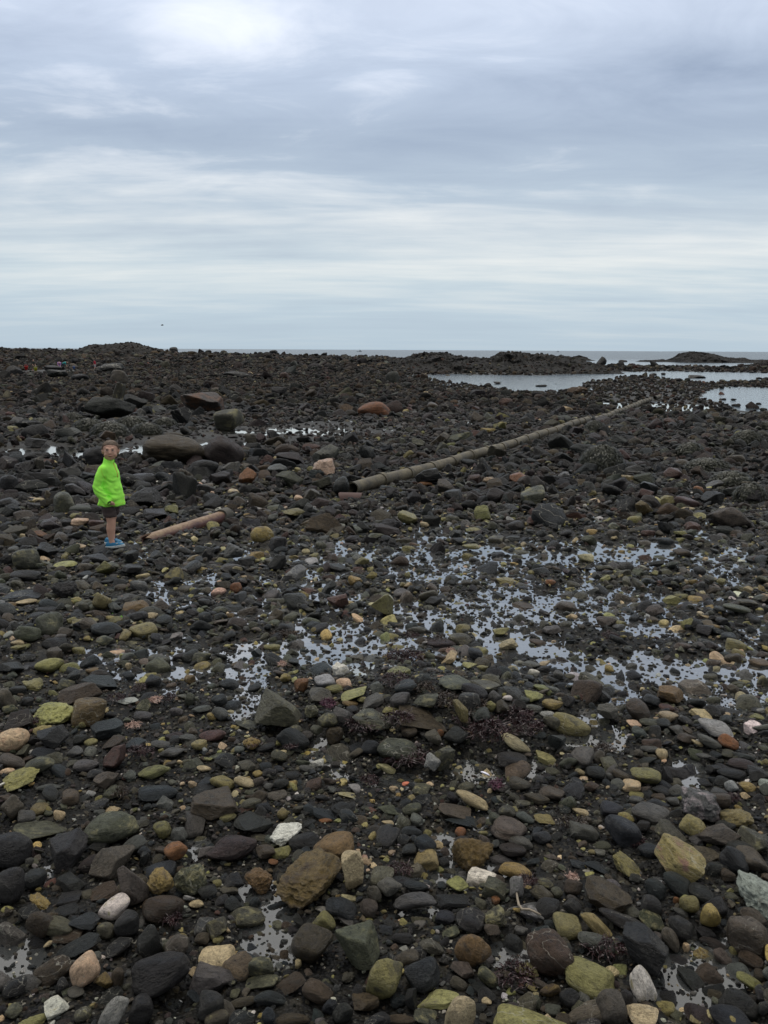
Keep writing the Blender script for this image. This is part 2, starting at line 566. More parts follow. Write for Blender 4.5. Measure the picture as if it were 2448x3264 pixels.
def rock_mat(name, instanced, rough0=0.22, rough1=0.48, spec=0.28):
    """wet stone; the colour comes from the object itself (or from its point of the scatter)"""
    m, nt, out = new_mat(name)
    tc = N(nt, 'ShaderNodeTexCoord')
    oi = N(nt, 'ShaderNodeObjectInfo')
    off = N(nt, 'ShaderNodeVectorMath', operation='SCALE')
    off.inputs[0].default_value = (37.0, 91.0, 53.0)
    L(nt, oi.outputs['Random'], off.inputs['Scale'])
    add = N(nt, 'ShaderNodeVectorMath', operation='ADD')
    L(nt, tc.outputs['Object'], add.inputs[0])
    L(nt, off.outputs[0], add.inputs[1])
    P = add.outputs[0]
    if instanced:
        at = N(nt, 'ShaderNodeAttribute', attribute_type='INSTANCER', attribute_name='col')
        base = at.outputs['Color']
        mossf = None
    else:
        base = oi.outputs['Color']
        a2 = N(nt, 'ShaderNodeAttribute', attribute_type='OBJECT', attribute_name='moss_amount')
        mossf = a2.outputs['Fac']
        a3 = N(nt, 'ShaderNodeAttribute', attribute_type='OBJECT', attribute_name='second_color')
        second = a3.outputs['Color']
    nA = noise(nt, P, 1.3, 3, .5, .4)
    nB = noise(nt, P, 4.5, 6, .65)
    nC = noise(nt, P, 26, 4, .7)
    # stretched grain of slates and gneiss
    mp = N(nt, 'ShaderNodeMapping')
    mp.inputs['Scale'].default_value = (0.7, 1.2, 7.0)
    mp.inputs['Rotation'].default_value = (0.35, 0.5, 0.2)
    L(nt, P, mp.inputs[0])
    nD = noise(nt, mp.outputs[0], 2.0, 5, .6, .6)
    nE = noise(nt, P, 11, 5, .75, .6)
    v = MATH(nt, 'ADD', MATH(nt, 'MULTIPLY', MATH(nt, 'SUBTRACT', nA, .5), 1.5), MATH(nt, 'MULTIPLY', MATH(nt, 'SUBTRACT', nB, .5), 1.9))
    v = MATH(nt, 'ADD', v, MATH(nt, 'MULTIPLY', MATH(nt, 'SUBTRACT', nC, .5), 1.9))
    v = MATH(nt, 'ADD', v, MATH(nt, 'MULTIPLY', MATH(nt, 'SUBTRACT', nE, .5), 1.7))
    v = MATH(nt, 'ADD', v, MATH(nt, 'MULTIPLY', MATH(nt, 'SUBTRACT', nD, .5), 1.1))
    v = MATH(nt, 'MAXIMUM', MATH(nt, 'ADD', v, 1.0), 0.18)
    sc = N(nt, 'ShaderNodeVectorMath', operation='SCALE')
    L(nt, base, sc.inputs[0])
    L(nt, v, sc.inputs['Scale'])
    c = sc.outputs[0]
    if not instanced:
        sm = N(nt, 'ShaderNodeVectorMath', operation='SCALE')
        L(nt, second, sm.inputs[0])
        L(nt, v, sm.inputs['Scale'])
        thr = MATH(nt, 'SUBTRACT', 1.0, mossf)
        mm = MATH(nt, 'ADD', MATH(nt, 'MULTIPLY', nA, .65), MATH(nt, 'MULTIPLY', nB, .35))
        mm = MATH(nt, 'MULTIPLY', MATH(nt, 'SUBTRACT', mm, MATH(nt, 'ADD', MATH(nt, 'MULTIPLY', thr, .45), .27)), 9.0, clamp=True)
        c = MIXC(nt, mm, c, sm.outputs[0])
    # pale mineral specks
    spk = RAMP(nt, noise(nt, P, 48, 2, .5), [(0.0, 0), (.66, 0), (.74, 1)])
    bar = MATH(nt, 'FRACT', MATH(nt, 'MULTIPLY', oi.outputs['Random'], 37.3))
    c = MIXC(nt, MATH(nt, 'MULTIPLY', spk, MATH(nt, 'ADD', MATH(nt, 'MULTIPLY', MATH(nt, 'GREATER_THAN', bar, .7), .3), .12)), c, (.45, .43, .38))
    # a thin pale vein on some stones
    vn = MATH(nt, 'ABSOLUTE', MATH(nt, 'SUBTRACT', noise(nt, P, .9, 3, .4, .3), .5))
    vein = MATH(nt, 'LESS_THAN', vn, .006)
    has = MATH(nt, 'GREATER_THAN', MATH(nt, 'FRACT', MATH(nt, 'MULTIPLY', oi.outputs['Random'], 91.7)), .82)
    c = MIXC(nt, MATH(nt, 'MULTIPLY', MATH(nt, 'MULTIPLY', vein, has), .45), c, (.38, .36, .3))
    b = N(nt, 'ShaderNodeBsdfPrincipled')
    L(nt, c, b.inputs['Base Color'])
    r = N(nt, 'ShaderNodeMapRange')
    r.inputs[1].default_value = .3
    r.inputs[2].default_value = .7
    r.inputs[3].default_value = rough0
    r.inputs[4].default_value = rough1
    L(nt, nB, r.inputs[0])
    L(nt, r.outputs[0], b.inputs['Roughness'])
    b.inputs['Specular IOR Level'].default_value = spec
    h = MATH(nt, 'ADD', MATH(nt, 'MULTIPLY', nB, 1.0), MATH(nt, 'ADD', MATH(nt, 'MULTIPLY', nC, .35), MATH(nt, 'MULTIPLY', nE, .6)))
    h = MATH(nt, 'ADD', h, MATH(nt, 'MULTIPLY', nD, .45))
    bp = N(nt, 'ShaderNodeBump')
    bp.inputs['Strength'].default_value = .55
    bp.inputs['Distance'].default_value = .12
    L(nt, h, bp.inputs['Height'])
    L(nt, bp.outputs[0], b.inputs['Normal'])
    L(nt, b.outputs[0], out.inputs[0])
    return m

M_ROCK = rock_mat('wet_rock', False)
M_STONES = rock_mat('wet_stones', True)
M_GRAVEL = rock_mat('fine_gravel', True, .45, .7, .14)
M_MID = rock_mat('damp_rock', True, .40, .72, .2)
M_FAR = rock_mat('weathered_rock', True, .6, .9, .12)
M_BOULDER = rock_mat('dull_rock', False, .45, .8, .22)

def ground_mat():
    m, nt, out = new_mat('wet_gravel')
    g = N(nt, 'ShaderNodeNewGeometry')
    P = g.outputs['Position']
    sp = N(nt, 'ShaderNodeSeparateXYZ'); L(nt, P, sp.inputs[0])
    vo = N(nt, 'ShaderNodeTexVoronoi'); vo.inputs['Scale'].default_value = 85; L(nt, P, vo.inputs[0])
    vo2 = N(nt, 'ShaderNodeTexVoronoi'); vo2.inputs['Scale'].default_value = 32; L(nt, P, vo2.inputs[0])
    s1 = N(nt, 'ShaderNodeSeparateColor'); L(nt, vo.outputs['Color'], s1.inputs[0])
    s2 = N(nt, 'ShaderNodeSeparateColor'); L(nt, vo2.outputs['Color'], s2.inputs[0])
    c1 = RAMP(nt, s1.outputs[0], [(0, (.003, .003, .003)), (.45, (.008, .0075, .0065)), (.75, (.016, .014, .010)), (.93, (.035, .031, .022)), (.975, (.20, .185, .15))], 'CONSTANT')
    c2 = RAMP(nt, s2.outputs[1], [(0, (.004, .004, .004)), (.5, (.009, .0088, .008)), (.8, (.018, .016, .012)), (1, (.035, .031, .023))])
    mk = RAMP(nt, noise(nt, P, 5, 4), [(.42, 0), (.58, 1)])
    c = MIXC(nt, mk, c1, c2)
    mud = RAMP(nt, noise(nt, P, .5, 4), [(.35, .55), (.65, 1.25)])
    far = N(nt, 'ShaderNodeMapRange'); far.inputs[1].default_value = 13; far.inputs[2].default_value = 20; L(nt, sp.outputs[1], far.inputs[0])
    mudc = MIXC(nt, noise(nt, P, 14, 5, .7), (.013, .0115, .009), (.040, .036, .028))
    c = MIXC(nt, far.outputs[0], c, mudc)
    sc = N(nt, 'ShaderNodeVectorMath', operation='SCALE'); L(nt, c, sc.inputs[0]); L(nt, mud, sc.inputs['Scale'])
    b = N(nt, 'ShaderNodeBsdfPrincipled')
    L(nt, sc.outputs[0], b.inputs['Base Color'])
    b.inputs['Roughness'].default_value = .55
    b.inputs['Specular IOR Level'].default_value = .12
    hh = MATH(nt, 'ADD', MATH(nt, 'MULTIPLY', vo.outputs['Distance'], -.6), MATH(nt, 'MULTIPLY', vo2.outputs['Distance'], -1.0))
    bp = N(nt, 'ShaderNodeBump'); bp.inputs['Strength'].default_value = .8; bp.inputs['Distance'].default_value = .012
    L(nt, hh, bp.inputs['Height']); L(nt, bp.outputs[0], b.inputs['Normal'])
    L(nt, b.outputs[0], out.inputs[0])
    return m

def puddle_mat():
    """thin clear water: clear where you look down into it, a mirror at low angles"""
    m, nt, out = new_mat('shallow_water')
    g = N(nt, 'ShaderNodeNewGeometry')
    n = noise(nt, g.outputs['Position'], 9, 3, .5)
    n2 = noise(nt, g.outputs['Position'], 40, 2, .5)
    bp = N(nt, 'ShaderNodeBump'); bp.inputs['Strength'].default_value = .12; bp.inputs['Distance'].default_value = .01
    L(nt, MATH(nt, 'ADD', n, MATH(nt, 'MULTIPLY', n2, .25)), bp.inputs['Height'])
    fr = N(nt, 'ShaderNodeLayerWeight'); fr.inputs['Blend'].default_value = .5
    L(nt, bp.outputs[0], fr.inputs['Normal'])
    tr = N(nt, 'ShaderNodeBsdfTransparent'); tr.inputs[0].default_value = (.72, .76, .76, 1)
    gl = N(nt, 'ShaderNodeBsdfGlossy'); gl.inputs['Roughness'].default_value = .03; gl.inputs['Color'].default_value = (1, .985, .955, 1)
    L(nt, bp.outputs[0], gl.inputs['Normal'])
    di = N(nt, 'ShaderNodeBsdfDiffuse'); di.inputs[0].default_value = (.10, .105, .105, 1)      # fine silt in the water
    m1 = N(nt, 'ShaderNodeMixShader'); m1.inputs[0].default_value = .34
    L(nt, tr.outputs[0], m1.inputs[1]); L(nt, di.outputs[0], m1.inputs[2])
    mx = N(nt, 'ShaderNodeMixShader')
    L(nt, MATH(nt, 'ADD', MATH(nt, 'MULTIPLY', MATH(nt, 'POWER', fr.outputs['Facing'], 2.3), .97), .025), mx.inputs[0]); L(nt, m1.outputs[0], mx.inputs[1]); L(nt, gl.outputs[0], mx.inputs[2])
    L(nt, mx.outputs[0], out.inputs[0])
    return m

def sea_mat():
    m, nt, out = new_mat('sea_water')
    g = N(nt, 'ShaderNodeNewGeometry')
    P = g.outputs['Position']
    sp = N(nt, 'ShaderNodeSeparateXYZ'); L(nt, P, sp.inputs[0])
    mr = N(nt, 'ShaderNodeMapRange'); mr.inputs[1].default_value = 140; mr.inputs[2].default_value = 260; L(nt, sp.outputs[1], mr.inputs[0])
    mp = N(nt, 'ShaderNodeMapping'); mp.inputs['Scale'].default_value = (.35, 1, 1); L(nt, P, mp.inputs[0])
    w1 = noise(nt, mp.outputs[0], .55, 6, .62)
    w2 = noise(nt, P, 3.0, 3, .5)
    h = MATH(nt, 'ADD', MATH(nt, 'MULTIPLY', MATH(nt, 'MULTIPLY', w1, mr.outputs[0]), 1.0), MATH(nt, 'MULTIPLY', w2, .085))
    bp = N(nt, 'ShaderNodeBump'); bp.inputs['Strength'].default_value = 1.0; bp.inputs['Distance'].default_value = .55
    L(nt, h, bp.inputs['Height'])
    # long bands of ruffled and smooth water, and some foam over the reefs inshore
    mp2 = N(nt, 'ShaderNodeMapping'); mp2.inputs['Scale'].default_value = (.02, .12, 1); L(nt, P, mp2.inputs[0])
    fm = RAMP(nt, noise(nt, mp2.outputs[0], 1.0, 7, .7), [(.62, 0), (.70, 1)])
    b0 = N(nt, 'ShaderNodeMapRange'); b0.inputs[1].default_value = 150; b0.inputs[2].default_value = 210; L(nt, sp.outputs[1], b0.inputs[0])
    b1 = N(nt, 'ShaderNodeMapRange'); b1.inputs[1].default_value = 420; b1.inputs[2].default_value = 300; L(nt, sp.outputs[1], b1.inputs[0])
    foam = MATH(nt, 'MULTIPLY', fm, MATH(nt, 'MULTIPLY', b0.outputs[0], b1.outputs[0]))
    c = MIXC(nt, MATH(nt, 'MULTIPLY', foam, .8), (.055, .075, .085), (.6, .62, .62))
    b = N(nt, 'ShaderNodeBsdfPrincipled')
    L(nt, c, b.inputs['Base Color'])
    rr = MATH(nt, 'ADD', MATH(nt, 'MULTIPLY', mr.outputs[0], .16), .13)
    L(nt, rr, b.inputs['Roughness'])
    b.inputs['IOR'].default_value = 1.4
    L(nt, bp.outputs[0], b.inputs['Normal'])
    L(nt, b.outputs[0], out.inputs[0])
    return m

# ------------------------------------------------------------------ ground and water
def make_ground():
    az = np.concatenate([np.linspace(-180, -62, 24)[:-1], np.linspace(-62, -34, 50)[:-1], np.linspace(-34, 34, 430), np.linspace(34, 62, 50)[1:], np.linspace(62, 180, 24)[1:]])
    r = np.exp(np.linspace(math.log(1.2), math.log(900), 640))
    A, R = np.meshgrid(np.radians(az[:-1]), r)            # closed ring
    x = np.sin(A) * R
    y = np.cos(A) * R - 3.0
    z = ground_z(x, y)
    nr, na = A.shape
    V = np.stack([x, y, z], -1).reshape(-1, 3)
    I = np.arange(nr * na).reshape(nr, na)
    J = np.roll(I, -1, axis=1)
    Fc = np.stack([I[:-1], I[1:], J[1:], J[:-1]], -1).reshape(-1, 4)[:, ::-1]
    me = mesh_np('ground', V, Fc)
    # the middle of the ring, under and behind the photographer
    o = link('ground', me, ground_mat())
    tag(o, 'wet dark gravel and mud of the tidal flat', 'ground', kind='structure')
    # flip if needed
    if me.polygons[len(me.polygons) // 2].normal.z < 0:
        me.flip_normals()
    return o
make_ground()

def make_puddles():
    ys = np.exp(np.linspace(math.log(1.6), math.log(36), 150))
    us = np.linspace(-.75, .75, 120)
    U, Y = np.meshgrid(us, ys)
    X = U * (Y + 1.2)
    Z = base_z(X, Y)
    nr, na = X.shape
    I = np.arange(nr * na).reshape(nr, na)
    Fc = np.stack([I[:-1, :-1], I[:-1, 1:], I[1:, 1:], I[1:, :-1]], -1).reshape(-1, 4)
    o = link('puddle_water', mesh_np('puddle_water', np.stack([X, Y, Z], -1).reshape(-1, 3), Fc), puddle_mat())
    tag(o, 'shallow puddles of clear water lying between the cobbles', 'water', kind='structure')
make_puddles()

def make_sea():
    # one calm sheet through the pools and out to the horizon
    ys = np.array([22, 60, 120, 200, 400, 900, 2500, 8000, 40000.])
    xs = np.array([-40000., -8000, -2000, -500, -120, 0, 120, 500, 2000, 8000, 40000])
    X, Y = np.meshgrid(xs, ys)
    nr, na = X.shape
    I = np.arange(nr * na).reshape(nr, na)
    Fc = np.stack([I[:-1, :-1], I[:-1, 1:], I[1:, 1:], I[1:, :-1]], -1).reshape(-1, 4)
    o = link('sea', mesh_np('sea', np.stack([X, Y, np.full_like(X, ZW)], -1).reshape(-1, 3), Fc), sea_mat())
    tag(o, 'grey sea and calm pale tide pools', 'water', kind='structure')
make_sea()

# ------------------------------------------------------------------ stones: shapes
def rock_shape(seed, kind, sub):
    r = np.random.default_rng(seed)
    d, fc = ico(sub)
    nk = {'r': 10, 'f': 8, 'a': 9, 's': 9, 'c': 16}[kind]
    n = r.normal(size=(nk, 3))
    n /= np.linalg.norm(n, axis=1)[:, None]
    lo, hi = {'r': (.86, 1.05), 'f': (.88, 1.1), 'a': (.50, .95), 's': (.60, 1.0), 'c': (.62, 1.0)}[kind]
    h = r.uniform(lo, hi, nk)
    p = {'r': r.uniform(4, 7), 'f': r.uniform(3.2, 6), 'a': r.uniform(18, 40), 's': r.uniform(16, 34), 'c': r.uniform(10, 22)}[kind]
    ax = np.concatenate([np.eye(3), -np.eye(3)])
    # a random, slightly skewed box closes the hull
    q = Matrix.Rotation(r.uniform(-.5, .5), 3, 'X') @ Matrix.Rotation(r.uniform(-.5, .5), 3, 'Y') @ Matrix.Rotation(r.uniform(-.8, .8), 3, 'Z')
    ax = ax @ np.array(q) + r.normal(size=(6, 3)) * (.16 if kind in 'asc' else .08)
    ax /= np.linalg.norm(ax, axis=1)[:, None]
    n = np.concatenate([n, ax])
    h = np.concatenate([h, r.uniform(.82, 1.0, 6)])
    if kind == 's':
        h[-6 + 2] *= .62; h[-1] *= .62
    dots = np.maximum(d @ n.T, 0) / h
    rad = (dots ** p).sum(1) ** (-1 / p)
    o = r.uniform(-50, 50, 3)
    if kind in 'rf':
        rad = rad * (1 + .075 * fbm(d * 1.3 + o, 1, 3) + .012 * fbm(d * 7 + o, 2, 2))
    elif kind in 'as':
        rad = rad * (1 + .045 * fbm(d * 1.6 + o, 1, 3) + .016 * fbm(d * 8 + o, 2, 3))
    else:
        rid = 1 - np.abs(fbm(d * 2.2 + o, 1, 4))
        rad = rad * (1 + .16 * (rid - .7) + .05 * fbm(d * 7 + o, 2, 3))
    V = d * rad[:, None]
    mn, mx = V.min(0), V.max(0)
    V = (V - (mn + mx) / 2) / ((mx - mn) / 2)
    return V, fc

COLS = {  # albedo, second colour, moss share, word
    'dk': ((.0170, .0165, .0150), (.040, .038, .032), .25, 'charcoal'),
    'bl': ((.0180, .0205, .0215), (.042, .045, .044), .25, 'blue-black'),
    'gy': ((.066, .064, .056), (.030, .029, .026), .3, 'grey'),
    'lg': ((.26, .255, .235), (.12, .12, .10), .3, 'pale grey'),
    'gg': ((.060, .058, .038), (.135, .122, .062), .4, 'greenish grey'),
    'ol': ((.175, .155, .062), (.05, .045, .026), .4, 'olive'),
    'mo': ((.25, .23, .09), (.10, .09, .055), .35, 'mossy yellow-green'),
    'ye': ((.25, .185, .065), (.10, .075, .04), .45, 'mustard'),
    'tn': ((.36, .285, .165), (.16, .12, .07), .3, 'tan'),
    'br': ((.050, .036, .022), (.03, .025, .019), .4, 'brown'),
    'bg': ((.066, .055, .040), (.038, .033, .027), .35, 'brownish grey'),
    'rd': ((.060, .030, .022), (.035, .025, .021), .35, 'reddish brown'),
    'wh': ((.56, .53, .45), (.24, .21, .12), .3, 'whitish'),
    'pk': ((.47, .325, .215), (.26, .15, .09), .35, 'pinkish tan'),
    'or': ((.18, .082, .034), (.07, .042, .028), .4, 'rusty orange'),
    'mv': ((.027, .020, .0175), (.018, .0155, .0145), .35, 'purplish dark'),
    'oy': ((.20, .175, .07), (.13, .075, .055), .4, 'olive and pink'),
    'yb': ((.13, .085, .034), (.045, .032, .02), .5, 'rust-brown'),
    'wd': ((.34, .33, .30), (.06, .06, .058), .62, 'white-veined dark'),
    'bd': ((.125, .066, .032), (.04, .032, .027), .6, 'orange-topped brown'),
}
SHW = {'r': 'rounded', 'f': 'smooth oval', 'a': 'angular', 's': 'flat slab-like', 'c': 'craggy'}

# ------------------------------------------------------------------ the stones one can single out: u v w h rot colour shape [| landmark words]
TILES = []
def tile(x0, y0, k, s):
    TILES.append((x0, y0, k, s))
tile(0, 2764, .3617, """80 150 270 310 0 dk r|big dark rounded stone at left edge;310 90 200 160 0 dk r;350 295 200 120 -35 ye c;620 130 240 160 0 dk a;610 260 230 110 0 dk s;900 210 300 150 20 br s;
1180 130 220 320 15 bg a|tall pointed grey-brown stone;1420 115 230 220 -35 ye c|knobbly mustard stone;1010 345 300 190 20 wh f|white-topped oval stone;1440 335 360 240 0 br f|blocky dark brown stone;
110 560 260 240 0 gy a;350 490 200 220 60 br f;580 380 220 100 5 dk s;745 480 270 170 0 bl s;600 605 280 100 5 br s;680 700 420 160 15 dk s;1120 485 230 210 20 dk r;940 550 170 150 0 gg r;
1045 680 250 160 15 dk s;425 675 90 45 20 tn f;470 900 330 210 20 br f;750 900 330 250 58 pk f|pale pinkish egg-shaped stone;1420 920 520 340 12 dk f|largest smooth charcoal stone;920 1000 150 140 0 yb a;
550 1050 120 150 0 dk r;500 1225 210 160 0 wh a|white block-shaped stone;980 1290 420 200 48 lg f|long upright pale grey stone;1240 1240 220 250 0 dk r;970 1130 240 110 15 dk s;730 1280 150 130 0 gg r;
120 1260 150 120 0 gg r;290 1350 260 100 0 ol c;1320 650 230 280 0 dk f;1550 690 240 190 30 bg f;80 820 150 100 15 dk r;330 670 200 110 0 dk r;1040 970 110 170 0 br r;260 390 180 120 0 dk r;130 1050 230 150 10 dk f""")
tile(600, 2764, .3617, """20 90 300 260 0 gg c|pale craggy green stone;400 110 180 130 0 dk a;620 110 250 210 0 yb c|mossy brown lump;1065 85 600 390 8 yb c|big craggy rust-brown boulder;1460 0 240 330 25 tn a|yellow-cream upright block;
360 195 160 80 -5 bg a;170 210 170 100 10 dk f;255 135 80 60 0 ol r;70 320 130 70 0 tn f;395 320 150 120 0 dk r;590 310 110 120 0 bl r;510 450 330 210 -5 gg f|streaked olive-grey oval stone;745 360 180 90 10 bl f;
790 450 90 80 0 dk r;970 460 140 100 -30 dk a;865 530 110 110 0 br r;1200 470 210 150 -25 ol f;1350 360 290 180 -30 bl f;1410 470 220 80 -20 gy s;1410 270 150 60 -20 tn a;1590 350 160 150 0 bg r;
1090 665 370 310 -10 br r|big round brown boulder;1490 680 400 360 0 gg s|wide triangular grey-green slab;1640 230 130 150 0 bg r;250 520 200 170 0 gg a;125 620 140 100 0 br r;265 630 100 60 0 ol r;
265 790 350 260 -15 tn r|round freckled tan stone;210 960 400 330 0 gy a|peaked blue-grey stone;640 850 240 200 -10 gg a;650 1000 300 130 10 gg s;890 1010 330 160 20 br s;720 1150 290 120 -15 bl f;1145 1100 290 170 -20 br f;
480 1185 270 90 8 br f;200 1200 230 220 0 dk r;250 1330 230 130 20 gg f;470 1330 250 150 0 dk r;705 1310 130 150 0 bl r;920 1340 300 90 0 br f;1360 1260 190 190 0 dk r;1570 1180 240 160 15 br a;
970 850 60 80 0 tn c;725 745 110 45 0 tn f;1280 1180 60 60 0 wh c;1500 1090 120 120 0 dk r;1728 965 330 345 0 ol r|mossy olive dome at lower centre""")
tile(1200, 2764, .3617, """115 160 220 170 0 gy r;350 165 220 100 -5 bl f;340 285 380 150 5 gy f|long smooth grey stone;680 290 310 110 -5 dk s;500 380 230 110 0 dk s;830 460 260 180 -10 dk r;1040 420 220 150 0 gg c;
1035 180 220 180 0 gg a;1230 155 150 220 12 lg a|upright striped grey stone;1330 360 360 210 -15 wd a|grey-white veined rock under red weed;1460 235 220 140 -25 gg f;1590 220 110 90 0 gg r;1490 140 150 80 -10 gg f;
1050 285 80 70 0 or r;850 710 300 270 -35 yb f|rust and gold tilted stone;1020 545 140 110 0 bg a;1200 680 190 200 0 dk r;1330 555 200 80 10 dk f;1525 735 440 330 -25 br f|large dark brown stone near bottom right;
650 570 170 90 15 gg s;490 690 220 120 -20 bg f;230 620 190 100 0 dk f;360 755 170 120 0 dk a;400 930 300 260 15 bl r|big blue-black stone;755 920 220 140 -5 bg a;725 1020 170 100 -25 bg f;990 970 240 130 -35 gg f;
910 1065 140 100 0 dk r;560 1150 410 150 10 mo s|flat yellow-green slab;735 1310 280 320 0 tn f|pointed cream stone at bottom edge;1396 1450 740 440 0 ol r|broad yellow-olive boulder at bottom edge;440 1310 230 140 -25 gg s;
180 1350 350 100 0 br f;300 1150 110 170 0 dk a;1310 890 230 120 15 ol a;1345 780 110 70 0 yb r;1530 1080 190 110 25 yb f;970 1175 90 60 0 tn r;1400 1180 100 110 0 gg r;1550 1250 150 100 0 gy r;1700 1150 180 180 0 dk r;1680 508 290 200 -20 ol r""")
tile(1800, 2764, .3906, """70 160 150 130 0 br r;350 240 390 230 -12 br a|brown block with a pale corner;60 320 160 160 0 dk a;290 490 390 105 -42 ol f|yellow finger-shaped stone;470 430 400 130 -18 dk f;715 430 220 120 -20 gg a;
710 310 190 160 -25 dk f;730 170 190 140 -25 bl f;930 130 290 160 -25 bl f;1120 210 230 130 -15 dk f;1015 300 160 150 0 ol r;910 265 50 60 0 or r;1190 395 160 190 0 ye r|light ochre pear-shaped stone;
1570 200 380 280 -25 lg c|large speckled pale boulder at right edge;1335 65 120 100 0 br r;1360 235 110 60 0 gg r;260 610 310 150 -22 gy f|purplish grey oval stone;650 640 380 310 -10 dk a|large dark block with a groove;
870 580 230 130 -55 bg f;945 480 200 180 0 dk r;945 365 130 60 -10 gy f;1480 550 350 320 -20 bg f|large grey-brown boulder at right;1540 400 220 130 -15 bg f;1150 540 160 90 -5 dk f;1215 620 230 90 -12 mv f;
1150 725 210 110 -25 ye c;1290 740 200 110 -40 bg f;1520 750 200 120 -5 br f;1380 690 80 90 0 ol r;990 660 60 90 0 pk a;210 890 430 260 -15 ol r|large mossy olive boulder;630 950 310 210 -62 wh f|whitish pear-shaped stone;
380 1140 260 270 0 bg r|round brown-grey boulder;630 1190 260 200 0 tn a|pale cream block;1180 900 230 220 0 br r;1320 975 280 90 -10 gg f;1420 1120 330 260 0 dk f|smooth dark boulder in the corner pool;1520 935 250 100 -25 ol f;
820 1140 160 110 0 ol r;500 1080 110 160 0 dk r;1620 1040 120 100 0 dk r;940 760 170 90 0 dk r;1600 880 110 90 0 br r;1620 1150 90 120 0 dk r""")
tile(0, 2300, .3617, """120 140 270 200 0 pk r|large tan boulder at left edge;470 120 270 190 0 dk a;945 65 280 160 0 bl a|blue-black block;800 180 120 70 5 ol r;710 150 130 100 0 dk r;660 265 140 90 0 gy r;
1010 315 240 200 20 rd a|red-brown wedge-shaped stone;1180 190 220 100 10 bl s;1000 180 220 110 20 br s;1415 195 170 70 -10 gy f;1510 265 220 90 0 gy f;1360 430 290 100 12 ol f;100 350 230 130 -15 bg f;345 370 260 150 20 gg f;
190 495 320 160 12 mo c|bright moss-covered stone;755 375 220 110 0 gy f;940 495 220 150 15 bg a;840 455 150 80 0 dk f;430 575 220 60 -5 gy f;1390 630 340 140 -3 bl f;110 740 190 200 0 bg r;235 835 150 110 0 gy r;
800 630 90 55 -10 lg f;990 615 180 110 10 gg s;870 725 190 100 15 dk s;370 945 470 140 -8 gg s|long flat greenish slab;80 1120 400 300 0 dk f|huge smooth dark stone at left edge;980 920 460 290 10 gg f|big green-grey boulder;
620 1120 330 260 20 dk a;870 1100 180 100 -10 dk f;1180 1085 230 140 25 gy f;965 1225 400 290 40 bg a|leaning pale speckled boulder;790 1250 190 120 15 mv f;1550 1125 210 170 5 or r|round terracotta stone;1420 1300 270 170 0 bl r;
1270 1200 100 130 0 dk a;1430 945 160 140 0 ol r;1580 990 150 130 0 gy r;260 1225 80 70 0 gy r;990 780 150 80 10 tn c""")
tile(600, 2300, .3617, """40 90 90 80 0 br r;215 120 240 110 5 rd f;95 205 140 100 0 ol r;560 190 160 100 10 ye f;680 225 180 70 15 dk f;300 300 230 90 5 gg s;800 300 150 100 -20 gg f;950 75 120 100 0 gg r;1050 120 120 90 0 gy r;
1130 65 110 80 0 gg r;1290 110 160 160 0 br c;1110 255 180 90 -5 ol f;1600 220 200 130 20 bl f;515 390 160 110 -5 bg a;680 390 110 80 0 bl r;140 410 130 50 -5 tn f;1145 375 140 130 -20 wh a;1045 410 140 70 -15 gy f;
300 535 230 120 -20 ol f;505 530 220 90 -25 tn f|cream elongated stone;820 535 140 100 0 dk r;710 565 90 60 0 gy r;915 465 120 70 0 dk r;610 455 90 55 0 ye r;770 650 210 80 8 bg s;970 665 120 70 0 dk f;1400 640 220 50 -10 tn s;
1460 580 120 70 -15 lg a;230 710 410 230 -8 br a|large brown broken-faced boulder;550 715 190 100 10 gg f;495 770 190 50 15 rd s;580 880 360 190 -4 dk s|wide dark block;830 810 100 100 0 ol r;1200 810 220 90 -15 bl s;1365 760 220 130 0 dk c;
865 970 290 190 10 wh c|cream mossy stone;1210 870 120 40 5 or f;630 1020 170 70 -5 gg s;1020 1050 280 150 5 dk f;380 1095 450 220 8 mv f|long purplish dark boulder;680 1135 180 130 0 br r;1285 1090 360 250 10 yb r|big brown boulder at centre;
1030 1145 130 90 0 bl r;1220 1215 170 85 -12 lg f|small pale grey oval;750 1235 90 50 -5 or r|small orange pebble;350 835 150 80 10 ol f;40 550 80 70 0 tn c;160 520 160 80 15 bl s;130 590 220 90 10 dk s""")
